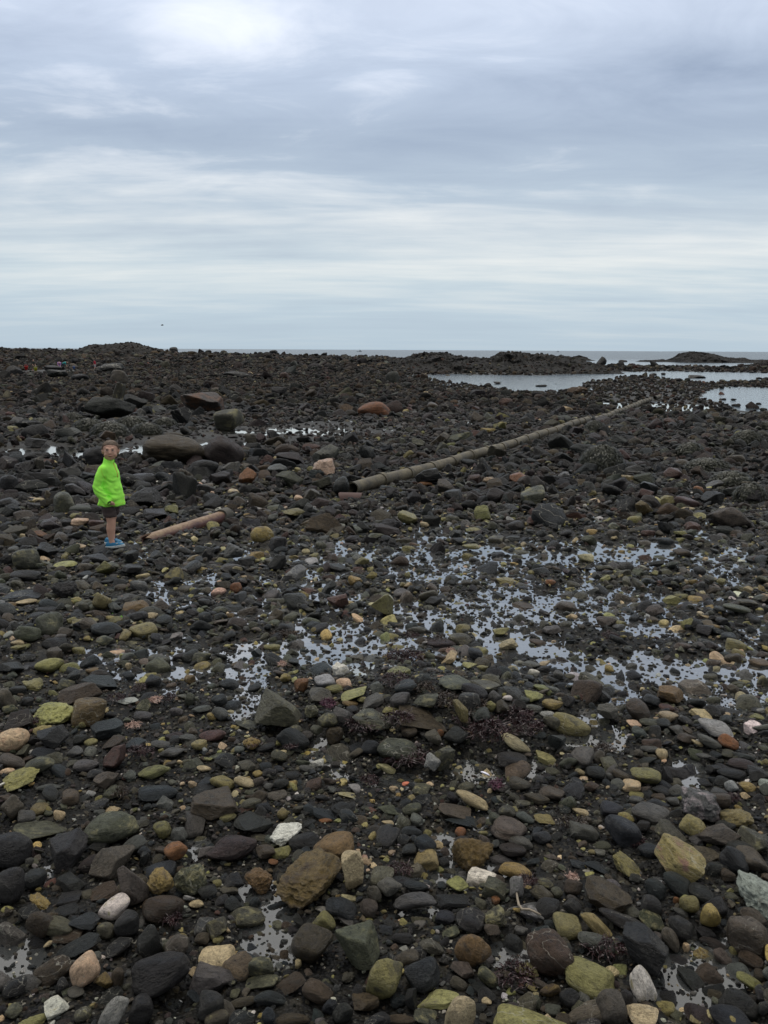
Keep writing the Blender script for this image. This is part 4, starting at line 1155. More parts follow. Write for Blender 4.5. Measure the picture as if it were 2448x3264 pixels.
# ------------------------------------------------------------------ everything nobody could count: gravel, loose stones, rubble
def variants(name, kinds, seed, sub):
    c = bpy.data.collections.new(name)          # source shapes for the scatter, not part of the scene itself
    for i, k in enumerate(kinds):
        V, fc = rock_shape(seed + i, k, sub)
        me = mesh_np(f'{name}_shape', V, fc)
        me.polygons.foreach_set('use_smooth', np.ones(len(me.polygons), dtype=bool))
        if k in 'as':
            me.set_sharp_from_angle(angle=math.radians(38))
        o = bpy.data.objects.new(f'{name}_shape.{i:03d}', me)
        c.objects.link(o)
    return c

def scatter_object(name, P, rot, scl, idx, col, coll, mat, label, cat):
    for o in coll.objects:
        o.data.materials.clear()
        o.data.materials.append(mat)
    me = bpy.data.meshes.new(name)
    n = len(P)
    me.vertices.add(n)
    me.vertices.foreach_set('co', np.asarray(P, dtype=np.float32).ravel())
    for nm, typ, arr, key in (('rot', 'FLOAT_VECTOR', rot, 'vector'), ('scl', 'FLOAT_VECTOR', scl, 'vector'), ('idx', 'INT', idx, 'value'), ('col', 'FLOAT_COLOR', col, 'color')):
        a = me.attributes.new(nm, typ, 'POINT')
        a.data.foreach_set(key, np.ascontiguousarray(arr, dtype=np.int32 if typ == 'INT' else np.float32).ravel())
    me.update()
    o = bpy.data.objects.new(name, me)
    COL.objects.link(o)
    ng = bpy.data.node_groups.new(name, 'GeometryNodeTree')
    ng.interface.new_socket('Geometry', in_out='INPUT', socket_type='NodeSocketGeometry')
    ng.interface.new_socket('Geometry', in_out='OUTPUT', socket_type='NodeSocketGeometry')
    gi = ng.nodes.new('NodeGroupInput'); go = ng.nodes.new('NodeGroupOutput')
    ci = ng.nodes.new('GeometryNodeCollectionInfo')
    ci.inputs['Collection'].default_value = coll
    ci.inputs['Separate Children'].default_value = True
    ci.inputs['Reset Children'].default_value = True
    ip = ng.nodes.new('GeometryNodeInstanceOnPoints')
    ip.inputs['Pick Instance'].default_value = True
    def attr(nm, typ):
        a = ng.nodes.new('GeometryNodeInputNamedAttribute')
        a.data_type = typ
        a.inputs['Name'].default_value = nm
        return a.outputs['Attribute']
    e2r = ng.nodes.new('FunctionNodeEulerToRotation')
    ng.links.new(attr('rot', 'FLOAT_VECTOR'), e2r.inputs[0])
    ng.links.new(gi.outputs[0], ip.inputs['Points'])
    ng.links.new(ci.outputs[0], ip.inputs['Instance'])
    ng.links.new(attr('idx', 'INT'), ip.inputs['Instance Index'])
    ng.links.new(e2r.outputs[0], ip.inputs['Rotation'])
    ng.links.new(attr('scl', 'FLOAT_VECTOR'), ip.inputs['Scale'])
    ng.links.new(ip.outputs[0], go.inputs[0])
    m = o.modifiers.new('scatter', 'NODES')
    m.node_group = ng
    tag(o, label, cat, kind='stuff')
    return o

TR_P = np.array([s['p'] for s in STONES + EXTRA])
TR_R = np.array([max(s['s'][0], s['s'][1]) for s in STONES + EXTRA])
PIPE_PX = [(1124, 1562), (1224, 1535), (1456, 1470), (1615, 1423), (1829, 1354), (2043, 1283), (2105, 1262)]
_pg, _ = ground_hits([(px, py + 14 * (py - 1115) / 437) for px, py in PIPE_PX])
PIPE = _pg[:, :2]
BOY = ground_hits([(362, 1752)])[0][0]
FRAG_A, FRAG_B = ground_hits([(452, 1732), (706, 1668)])[0]

FARP = ground_hits([(107, 1184), (190, 1180), (203, 1176), (304, 1178), (84, 1181), (114, 1185), (236, 1179)])[0]
def seg_dist(x, y, pts):
    d = np.full(x.shape, 1e9)
    for (a, b) in zip(pts[:-1], pts[1:]):
        e = b - a
        t = np.clip(((x - a[0]) * e[0] + (y - a[1]) * e[1]) / (e @ e), 0, 1)
        d = np.minimum(d, np.hypot(x - a[0] - t * e[0], y - a[1] - t * e[1]))
    return d

def scatter_points(y0, y1, per_m2, spread=.82, seed=0, dens=None):
    """random points over the fan the photograph could see, jittered on a grid so that they do not clump"""
    r = np.random.default_rng(seed)
    cell = 1 / math.sqrt(per_m2)
    ys = np.arange(y0, y1, cell)
    X, Y = [], []
    for y in ys:
        hw = spread * y + .5
        xs = np.arange(-hw, hw, cell)
        X.append(xs + r.uniform(-.5, .5, len(xs)) * cell * 1.25 + r.uniform(0, cell))
        Y.append(y + r.uniform(-.62, .62, len(xs)) * cell)
    X = np.concatenate(X); Y = np.concatenate(Y)
    if dens is not None:
        k = r.random(len(X)) < dens(X, Y)
        X, Y = X[k], Y[k]
    return X, Y

def clear_of(X, Y, R, f=.45):
    """no scattered stone on top of a traced one, the boy, the pipes"""
    keep = np.ones(len(X), dtype=bool)
    for i in range(0, len(X), 4000):
        sl = slice(i, i + 4000)
        dx = X[sl, None] - TR_P[None, :, 0]
        dy = Y[sl, None] - TR_P[None, :, 1]
        bad = (np.hypot(dx, dy) < TR_R[None] * .7 + R[sl, None] * f) & (R[sl, None] > TR_R[None] * .22)
        # nothing big right in front of a traced stone
        keep[sl] &= ~bad.any(1)
    keep &= np.hypot(X - BOY[0], Y - BOY[1]) > R * .9 + .20
    for (tx, ty, wd) in ((BOY[0], BOY[1], .22), (PIPE[0][0], PIPE[0][1], .3), (FRAG_A[0], FRAG_A[1], .3), ((FRAG_A[0] + FRAG_B[0]) / 2, (FRAG_A[1] + FRAG_B[1]) / 2, .4)):
        keep &= ~((R > .04) & (np.abs(X - tx) < wd + R) & (Y < ty + .05) & (Y > ty - .75))
    for q in FARP:
        keep &= ~((R > .07) & (np.abs(X - q[0]) < .5 + R) & (Y < q[1] + .3) & (Y > q[1] - 9))
    pd = seg_dist(X, Y, PIPE)
    keep &= pd > .11 + R * 1.1
    keep &= seg_dist(X, Y, np.array([FRAG_A[:2], FRAG_B[:2]])) > .06 + R * .8
    return keep

def pick_colours(X, Y, r, pal, gain=1.0):
    names = list(pal)
    pr = np.array([pal[k] for k in names], dtype=float)
    pr /= pr.sum()
    k = r.choice(len(names), len(X), p=pr)
    base = np.array([COLS[n][0] for n in names])[k]
    br = gain * np.exp(r.normal(0, .26, len(X)))
    c = base * br[:, None] * r.uniform(.92, 1.08, (len(X), 3))
    return np.concatenate([c, np.ones((len(X), 1))], 1)

PAL_NEAR = dict(dk=36, bl=16, gy=16, gg=19, bg=11, br=7, ol=6.5, mv=4, tn=2.8, lg=1.8, ye=1.4, rd=1.2, mo=2, wh=.5, pk=.5)
PAL_MID = dict(dk=42, mv=24, bl=8, gy=7, br=8, bg=7, rd=3.5, gg=4, ol=1.0, tn=.15)
PAL_FAR = dict(dk=42, mv=20, br=13, bg=10, gy=6, gg=4, rd=1.6, tn=.25)

def rubble(tiers, pal, kinds_n, seed, flat, zlift=.25, wet_cut=0.0, tilt=.35, gain=1.0):
    P, R_, S_, I_, C_ = [], [], [], [], []
    r = np.random.default_rng(seed)
    for ti, (y0, y1, per, rad, dens) in enumerate(tiers):
        X, Y = scatter_points(y0, y1, per, seed=seed * 31 + ti, dens=dens)
        rr = rad * np.exp(r.normal(0, .24, len(X)))
        if wet_cut and rad > .006:
            w = wetness(X, Y)
            k = r.random(len(X)) > np.clip(w, 0, 1) * (wet_cut if rad > .016 else wet_cut * .8)
            X, Y, rr = X[k], Y[k], rr[k]
        k = clear_of(X, Y, rr)
        X, Y, rr = X[k], Y[k], rr[k]
        Z = ground_z(X, Y)
        if y1 > 70:
            for (mn, mx, tree) in LEDGES:          # stones lie on the ledges too
                for i in np.where((X > mn[0]) & (X < mx[0]) & (Y > mn[1]) & (Y < mx[1]))[0]:
                    hit = tree.ray_cast(Vector((X[i], Y[i], 20)), Vector((0, 0, -1)))
                    if hit[0] is not None and hit[0].z > Z[i]:
                        Z[i] = hit[0].z - (.06 if rr[i] < .2 else 50)
        k = (Z > ZW - .25) & (Z > -2)
        X, Y, Z, rr = X[k], Y[k], Z[k], rr[k]
        n = len(X)
        # in the puddles most stones stand on the bed with their backs out of the water
        Z = np.where((Y < 34) & (r.random(n) < .8), np.maximum(Z, base_z(X, Y) - rr * .2), Z)
        fl = r.uniform(flat[0], flat[1], n)
        el = r.uniform(.62, 1.0, n)
        sc = np.stack([rr * 1.15, rr * 1.15 * el, rr * fl], 1)
        rot = np.stack([r.normal(0, tilt, n), r.normal(0, tilt, n), r.uniform(0, 6.283, n)], 1)
        P.append(np.stack([X, Y, Z + sc[:, 2] * zlift + rr * r.uniform(-.12, .25, n)], 1))
        R_.append(rot); S_.append(sc); I_.append(r.integers(0, kinds_n, n)); C_.append(pick_colours(X, Y, r, pal, gain))
    return [np.concatenate(a) for a in (P, R_, S_, I_, C_)]

def dens_near(x, y):
    return np.clip(.55 + .5 * fbm2(x, y, .9, 51, 3), .15, 1)
def flat_mask(x, y):
    """the muddy flat behind the boy, where few stones lie"""
    u, v, _ = project(np.stack([x, y, np.full_like(x, -.02)], -1))
    m = 0
    for (px, py, rx, ry) in ((250, 1437, 380, 22), (620, 1415, 260, 22), (820, 1385, 260, 32), (1050, 1365, 250, 22), (450, 1385, 200, 18)):
        m = np.maximum(m, np.clip(1.35 - np.sqrt(((u - px) / rx) ** 2 + ((v - py) / ry) ** 2), 0, 1))
    return np.clip(m * 1.6 + .3 * fbm2(x, y, .7, 61, 3) * (m > 0), 0, 1)
def dens_mid(x, y):
    return np.clip(.85 + .35 * fbm2(x, y, .55, 53, 3), .2, 1) * (1 - .97 * flat_mask(x, y)) * sstep(7.2, 10.0, y + fbm2(x, y, .6, 71, 3) * 1.0 - .1 * x)
def dens_trans(x, y):
    return (1 - .75 * flat_mask(x, y)) * np.clip(.8 + .3 * fbm2(x, y, .8, 57, 3), .2, 1)
def dens_far(x, y):
    z = base_z(x, y)
    for (mn, mx, tree) in LEDGES:
        z = np.where((x > mn[0]) & (x < mx[0]) & (y > mn[1]) & (y < mx[1]), np.maximum(z, ZW + .3), z)
    return np.where(z < ZW + .005, .024, np.where((z < ZW + .09) & (x > 3), .45, .95))
def dens_ridge(x, y):
    z = base_z(x, y)
    return np.where(z < ZW + .005, .02, np.where(z < ZW + .10, .06, .95))
def dens_spread(x, y):
    return np.clip(.75 + .4 * fbm2(x, y, 1.5, 77, 3), .1, 1)

# pebbles and cobbles of the near shingle
near_t = [(1.3, 12, 8, .060, dens_near), (1.3, 12, 44, .042, dens_near), (1.3, 14, 160, .027, dens_near), (1.3, 12, 360, .0145, dens_spread), (1.3, 7.5, 800, .0085, dens_spread)]
A = rubble(near_t, PAL_NEAR, 30, 5, (.36, .72), wet_cut=.25)
# the traced stones past the first 300 of their kind
if EXTRA:
    ep = np.array([s['p'] for s in EXTRA])
    er = np.array([s['M'].to_euler()[:] for s in EXTRA])
    es = np.array([s['s'] for s in EXTRA])
    order = 'rrrrrrrrrrffffffffffaaaaaasssc'
    ei = np.array([random.Random(s['seed']).choice([i for i, k in enumerate(order) if k == s['sh']]) for s in EXTRA])
    ec = np.array([(*COLS[s['c']][0], 1.0) for s in EXTRA])
    A = [np.concatenate([a, b]) for a, b in zip(A, (ep, er, es, ei, ec))]
VN = variants('near_stone', 'rrrrrrrrrrffffffffffaaaaaasssc', 500, 4)
scatter_object('loose_cobbles', *A, VN, M_STONES, 'dark wet cobbles and pebbles covering the near shore', 'cobbles')

# fine gravel close to the camera
gr = rubble([(1.3, 4.6, 2600, .0046, dens_spread)], dict(dk=34, bl=10, gy=20, bg=14, gg=8, br=6, lg=4, wh=3.5, tn=2.5), 12, 9, (.45, .9), gain=.7)
VG = variants('gravel', 'rrrraaaassff', 700, 2)
scatter_object('gravel', *gr, VG, M_GRAVEL, 'fine wet gravel and shell bits between the cobbles', 'gravel')

# angular rubble of the middle ground
mid_t = [(8.5, 30, .8, .16, dens_mid), (7.2, 30, 5.5, .10, dens_mid), (7.2, 30, 30, .062, dens_mid), (9, 22, 80, .035, dens_trans)]
B = rubble(mid_t, PAL_MID, 30, 15, (.45, .85), wet_cut=.8, tilt=.45, gain=.78)
VM = variants('mid_stone', 'aaaaaaaaaaaaaaaasssssssrrrfccc', 800, 4)
scatter_object('rock_rubble', *B, VM, M_MID, 'dark angular rocks packed across the middle of the beach', 'rocks')

# the stony field running out to the skyline
far_t = [(28, 62, .2, .22, dens_ridge), (28, 62, 2.6, .135, dens_ridge), (28, 62, 13, .075, dens_far),
         (60, 175, .07, .42, dens_ridge), (60, 175, .55, .25, dens_ridge), (60, 160, 3.6, .14, dens_far)]
Cc = rubble(far_t, PAL_FAR, 24, 25, (.5, .95), tilt=.4, gain=.8)
VF = variants('far_stone', 'aaaaaaaaaaaarrrrrrsssccc', 900, 3)
scatter_object('stone_field', *Cc, VF, M_FAR, 'brown-black stones covering the flat out to the skyline ridge', 'stones')
print('scatter', len(A[0]), len(gr[0]), len(B[0]), len(Cc[0]))

def shore_boulder(px, py, w, h, label, seed, sh='a', water=True):
    p = on_water(px, py) if water else at(px, py)
    dep = depth_of(p)
    ax, hz = .5 * w * dep / F, h * dep / F
    V, fc = rock_shape(seed, sh, 3)
    o = link('boulder', mesh_np('boulder', V, fc), M_BOULDER, sharp=38 if sh in 'as' else None)
    o.location = (p.x, p.y, p.z + hz * .38)
    o.scale = (ax, ax * .8, hz * .62)
    r = random.Random(seed)
    k = r.uniform(.5, .8)
    o.color = (.034 * k, .032 * k, .029 * k, 1)
    o['second_color'] = [.03, .028, .02]
    o['moss_amount'] = .3
    tag(o, label, 'boulder', GROUPN['boulder'])
for i, (px, py, w, h, sh, lab) in enumerate([
        (1917, 1166, 34, 30, 'a', 'upright dark boulder at the right end of the long ledge'), (1953, 1171, 26, 13, 'r', 'round boulder just right of the upright one by the long ledge'),
        (1985, 1154, 28, 7, 'r', 'lone low islet in the sea left of the humped rock'), (2032, 1173, 32, 12, 'r', 'rounded boulder on the spit below the lone islet'),
        (2060, 1173, 22, 10, 'r', 'smaller rounded boulder on the spit below the flat ledge'), (2200, 1178, 26, 10, 'r', 'round rock in the channel below the humped rock'),
        (2267, 1177, 15, 7, 'r', 'small rock in the channel right of the middle round one'), (2337, 1179, 24, 14, 'r', 'tall round rock on the stepping row at right'),
        (2368, 1180, 22, 10, 'r', 'flatter rock on the stepping row right of the tall one'), (2410, 1179, 30, 9, 's', 'long flat rock of the stepping row near the right edge'),
        (2085, 1196, 18, 7, 'a', 'small dark rock afloat in the long pool, left one'), (2114, 1195, 15, 7, 'r', 'small dark rock afloat in the long pool, right one'),
        (2070, 1218, 22, 8, 's', 'flat dark rock at the pool edge on the spit'), (2222, 1205, 62, 10, 's', 'flat dark cap stone at the tip of the spit'),
        (2298, 1214, 12, 5, 'r', 'tiny rock alone in the pool right of the spit tip'), (2418, 1208, 20, 6, 'r', 'tiny rock in the pool near the right edge'),
        (2300, 1238, 18, 13, 'a', 'dark rock at the right corner of the spit'), (2352, 1296, 18, 10, 'r', 'dark rock lower left in the lower right pool'), (2340, 1295, 18, 8, 'r', 'dark rock touching its twin in the lower right pool'),
        (2338, 1276, 18, 6, 'r', 'small dark rock in the middle of the lower right pool'), (2308, 1275, 14, 6, 'r', 'small dark rock at left in the lower right pool'), (2418, 1289, 18, 6, 'r', 'small dark rock at right in the lower right pool'),
        (2434, 1308, 22, 8, 'r', 'dark rock at the bottom right of the lower right pool'), (1585, 1224, 24, 8, 'a', 'dark rock afloat at the left end of the long pool'), (1725, 1232, 40, 6, 's', 'flat dark rock afloat in the middle of the long pool'),
        (1872, 1237, 16, 16, 'a', 'pointed dark rock at the near shore of the long pool'), (1926, 1231, 16, 6, 'r', 'small low rock afloat near the spit'), (2265, 1178, 1, 1, 'r', '')]):
    if lab:
        shore_boulder(px, py, w, h, lab, 3000 + i, sh)

# ------------------------------------------------------------------ the old pipe
def pipe_mat():
    m, nt, out = new_mat('crusted_clay')
    tc = N(nt, 'ShaderNodeTexCoord')
    oi = N(nt, 'ShaderNodeObjectInfo')
    ad = N(nt, 'ShaderNodeVectorMath', operation='ADD')
    sc = N(nt, 'ShaderNodeVectorMath', operation='SCALE'); sc.inputs[0].default_value = (31, 17, 5); L(nt, oi.outputs['Random'], sc.inputs['Scale'])
    L(nt, tc.outputs['Object'], ad.inputs[0]); L(nt, sc.outputs[0], ad.inputs[1])
    P = ad.outputs[0]
    n1 = noise(nt, P, 5, 6, .7)
    n2 = noise(nt, P, 38, 4, .7)
    n3 = noise(nt, P, 1.6, 3, .5)
    f = MATH(nt, 'ADD', MATH(nt, 'MULTIPLY', n1, .6), MATH(nt, 'MULTIPLY', n2, .4))
    c = RAMP(nt, f, [(.33, (.022, .018, .012)), (.46, (.065, .054, .034)), (.58, (.125, .103, .060)), (.72, (.20, .17, .105))])
    c = MIXC(nt, RAMP(nt, n3, [(.55, 0), (.68, .7)]), c, (.042, .040, .034))
    b = N(nt, 'ShaderNodeBsdfPrincipled')
    L(nt, c, b.inputs['Base Color'])
    b.inputs['Roughness'].default_value = .7
    bp = N(nt, 'ShaderNodeBump'); bp.inputs['Strength'].default_value = .6; bp.inputs['Distance'].default_value = .012
    L(nt, f, bp.inputs['Height']); L(nt, bp.outputs[0], b.inputs['Normal'])
    L(nt, b.outputs[0], out.inputs[0])
    return m
M_PIPE = pipe_mat()

def shell_mesh(name, length, r_out, r_in, seg=28, nl=10, breakage=0.0, seed=0, a0=0.0, a1=2 * math.pi):
    """a hollow length of pipe along +X; breakage makes the first rim ragged; a0..a1 leaves only part of the wall"""
    closed = abs(a1 - a0 - 2 * math.pi) < 1e-6
    na = seg if closed else seg + 1
    A = a0 + (a1 - a0) * np.arange(na) / seg
    V = []
    for rr in (r_out, r_in):
        for i in range(nl + 1):
            t = i / nl
            for a in A:
                st = breakage * (.5 + .5 * float(fbm(np.array([[math.cos(a) * 1.3, math.sin(a) * 1.3, seed]]), seed, 3)[0]))
                x = st + (length - st) * t
                w = rr + .0025 * float(vnoise(np.array([[x * 9, math.cos(a) * 2, math.sin(a) * 2 + seed]]), 3)[0])
                V.append((x, math.cos(a) * w, math.sin(a) * w))
    idx = lambda s, i, k: s * (nl + 1) * na + i * na + (k % na if closed else k)
    Fc = []
    kk = na if closed else na - 1
    for s in (0, 1):
        for i in range(nl):
            for k in range(kk):
                q = (idx(s, i, k), idx(s, i, k + 1), idx(s, i + 1, k + 1), idx(s, i + 1, k))
                Fc.append(q if s == 1 else q[::-1])
    for i in (0, nl):
        for k in range(kk):
            q = (idx(0, i, k), idx(0, i, k + 1), idx(1, i, k + 1), idx(1, i, k))
            Fc.append(q if i == 0 else q[::-1])
    if not closed:
        for k in (0, na - 1):
            for i in range(nl):
                q = (idx(0, i, k), idx(0, i + 1, k), idx(1, i + 1, k), idx(1, i, k))
                Fc.append(q if k else q[::-1])
    return mesh_np(name, V, Fc)

def make_pipe():
    pts = [np.array((p[0], p[1])) for p in PIPE]
    L_ = [0.0]
    for a, b in zip(pts[:-1], pts[1:]):
        L_.append(L_[-1] + np.linalg.norm(b - a))
    tot = L_[-1]
    def pos(s):
        x = np.interp(s, L_, [p[0] for p in pts]); y = np.interp(s, L_, [p[1] for p in pts])
        z = np.interp(y, [11, 14, 20, 28, 36], [.03, .035, .02, -.02, -.09]) + .05
        bz = float(base_z(np.array([x]), np.array([y]))[0])
        return Vector((x, y, bz + .075 + .012 * math.sin(s * 1.7)))
    SEC = .82
    root = empty('clay_pipe', pos(0))
    tag(root, 'long crusted clay pipe of many jointed sections running across the rocks to the pools', 'pipe')
    ROUT = .084
    sec = shell_mesh('pipe_section', SEC * .985, ROUT, ROUT - .016)
    sec.materials.append(M_PIPE)
    bell = shell_mesh('collar', .085, ROUT + .013, ROUT - .002, nl=3)
    bell.materials.append(M_PIPE)
    for me in (sec, bell):
        me.polygons.foreach_set('use_smooth', np.ones(len(me.polygons), dtype=bool)); me.set_sharp_from_angle(angle=math.radians(40))
    n = int(tot / SEC)
    r = random.Random(3)
    for i in range(n):
        a, b = pos(i * SEC), pos((i + 1) * SEC)
        d = (b - a).normalized()
        if i in (n - 4, n - 3):          # gap where stones bury it
            continue
        o = bpy.data.objects.new('pipe_section', sec)
        COL.objects.link(o)
        o.parent = root
        q = d.to_track_quat('X', 'Z')
        o.rotation_mode = 'QUATERNION'
        o.rotation_quaternion = q @ Matrix.Rotation(r.uniform(0, 6), 3, 'X').to_quaternion()
        o.location = a - root.location + Vector((0, 0, r.uniform(-.008, .008)))
        c = bpy.data.objects.new('collar', bell)
        COL.objects.link(c)
        c.parent = o
        c.location = (SEC - .075, 0, 0)
        c.rotation_euler = (0, r.uniform(-.05, .05), r.uniform(-.05, .05))
    return root
make_pipe()

def frag_mat():
    m, nt, out = new_mat('rusted_glazed_clay')
    g = N(nt, 'ShaderNodeTexCoord')
    P = g.outputs['Object']
    sp = N(nt, 'ShaderNodeSeparateXYZ'); L(nt, P, sp.inputs[0])
    n1 = noise(nt, P, 7, 6, .7)
    n2 = noise(nt, P, 40, 4, .7)
    side = RAMP(nt, n1, [(.35, (.075, .034, .030)), (.55, (.12, .055, .045)), (.7, (.09, .06, .05))])
    top = RAMP(nt, MATH(nt, 'ADD', MATH(nt, 'MULTIPLY', n1, .5), MATH(nt, 'MULTIPLY', n2, .5)), [(.36, (.11, .055, .026)), (.5, (.19, .115, .06)), (.65, (.28, .20, .115))])
    k = N(nt, 'ShaderNodeMapRange'); k.inputs[1].default_value = .022; k.inputs[2].default_value = .055
    L(nt, MATH(nt, 'ADD', sp.outputs[2], MATH(nt, 'MULTIPLY', MATH(nt, 'SUBTRACT', n1, .5), .07)), k.inputs[0])
    c = MIXC(nt, k.outputs[0], side, top)
    b = N(nt, 'ShaderNodeBsdfPrincipled'); L(nt, c, b.inputs['Base Color']); b.inputs['Roughness'].default_value = .5
    bp = N(nt, 'ShaderNodeBump'); bp.inputs['Strength'].default_value = .5; bp.inputs['Distance'].default_value = .01
    L(nt, n2, bp.inputs['Height']); L(nt, bp.outputs[0], b.inputs['Normal'])
    L(nt, b.outputs[0], out.inputs[0])
    return m
M_FRAG = frag_mat()

def make_fragment():
    a, b = Vector(FRAG_A), Vector(FRAG_B)
    a.z = float(ground_z(np.array([a.x]), np.array([a.y]))[0]) + .028
    b.z = float(ground_z(np.array([b.x]), np.array([b.y]))[0]) + .045
    d = (b - a)
    root = empty('broken_pipe', a)
    tag(root, 'broken reddish clay pipe piece with a dark open end lying right of the boy', 'pipe')
    o = link('pipe_wall', shell_mesh('pipe_wall', d.length, .064, .050, nl=14, breakage=.16, seed=4), M_FRAG, root, sharp=40)
    o.rotation_mode = 'QUATERNION'
    o.rotation_quaternion = d.to_track_quat('X', 'Z')
    o['label'] = 'tan-topped maroon pipe wall with a ragged end'
    c = link('collar', shell_mesh('collar', .13, .084, .062, nl=4, breakage=.05, seed=9, a0=-.5, a1=3.9), M_PIPE, root, sharp=40)
    c.rotation_mode = 'QUATERNION'
    c.rotation_quaternion = d.to_track_quat('X', 'Z')
    c.location = d * (1 - .03 / d.length)
make_fragment()

def make_shard():
    p = at(1118, 1592)
    root_m = shell_mesh('pipe_shard', .30, .115, .100, nl=8, breakage=.08, seed=14, a0=.35, a1=2.5)
    m = simple_mat('red_clay', (.058, .026, .020), .75, .35, 20, .25)
    o = link('pipe_shard', root_m, m, sharp=40)
    o.location = (p.x - .16, p.y + .02, p.z - .03)
    o.rotation_euler = (math.radians(28), 0, math.radians(-6))
    tag(o, 'curved red-brown pipe shard lying below the near end of the long pipe', 'pipe shard')
make_shard()

# ------------------------------------------------------------------ weed
def weed_mat(name, c0, c1, rough=.45):
    m, nt, out = new_mat(name)
    g = N(nt, 'ShaderNodeTexCoord')
    n = noise(nt, g.outputs['Object'], 22, 4, .7)
    c = RAMP(nt, n, [(.35, c0), (.65, c1)])
    b = N(nt, 'ShaderNodeBsdfPrincipled'); L(nt, c, b.inputs['Base Color']); b.inputs['Roughness'].default_value = rough
    L(nt, b.outputs[0], out.inputs[0])
    return m
M_RED = weed_mat('dark_red_weed', (.010, .004, .0045), (.042, .013, .014))
M_PURPLE = weed_mat('purple_weed', (.035, .008, .022), (.12, .03, .06))
M_BRNW = weed_mat('brown_weed', (.013, .008, .005), (.045, .026, .014))
M_PINK = weed_mat('pink_coralline', (.30, .17, .13), (.55, .40, .33), .8)
M_ROCKW = weed_mat('rockweed', (.010, .011, .006), (.040, .040, .018))

def strands(n, rx, ry, rz, seed, length, width, droop=1.0, curl=1.0):
    """flat curling fronds growing out of a low heap"""
    r = np.random.default_rng(seed)
    V, Fc = [], []
    for i in range(n):
        q = r.uniform(0, 6.283); rr = math.sqrt(r.random())
        p = np.array((math.cos(q) * rr * rx, math.sin(q) * rr * ry, rz * (1 - rr * rr) * r.uniform(.2, 1.0)))
        d = np.array((math.cos(q) * rr + r.normal(0, .5), math.sin(q) * rr + r.normal(0, .5), r.uniform(.2, 1.1)))
        d /= np.linalg.norm(d)
        ln = length * r.uniform(.5, 1.3)
        k = 6
        side = np.cross(d, r.normal(size=3)); side /= np.linalg.norm(side) + 1e-9
        b0 = len(V)
        for j in range(k + 1):
            w = width * (1 - .75 * j / k) * r.uniform(.8, 1.2)
            V.append(p - side * w); V.append(p + side * w)
            d = d + np.array((0, 0, -.34 * droop)) + r.normal(0, .5 * curl, 3)
            d /= np.linalg.norm(d)
            side = side + r.normal(0, .25, 3); side -= d * (side @ d); side /= np.linalg.norm(side) + 1e-9
            p = p + d * ln / k
            p[2] = max(p[2], -.004)
        for j in range(k):
            Fc.append((b0 + 2 * j, b0 + 2 * j + 1, b0 + 2 * j + 3, b0 + 2 * j + 2))
    return np.array(V), np.array(Fc)

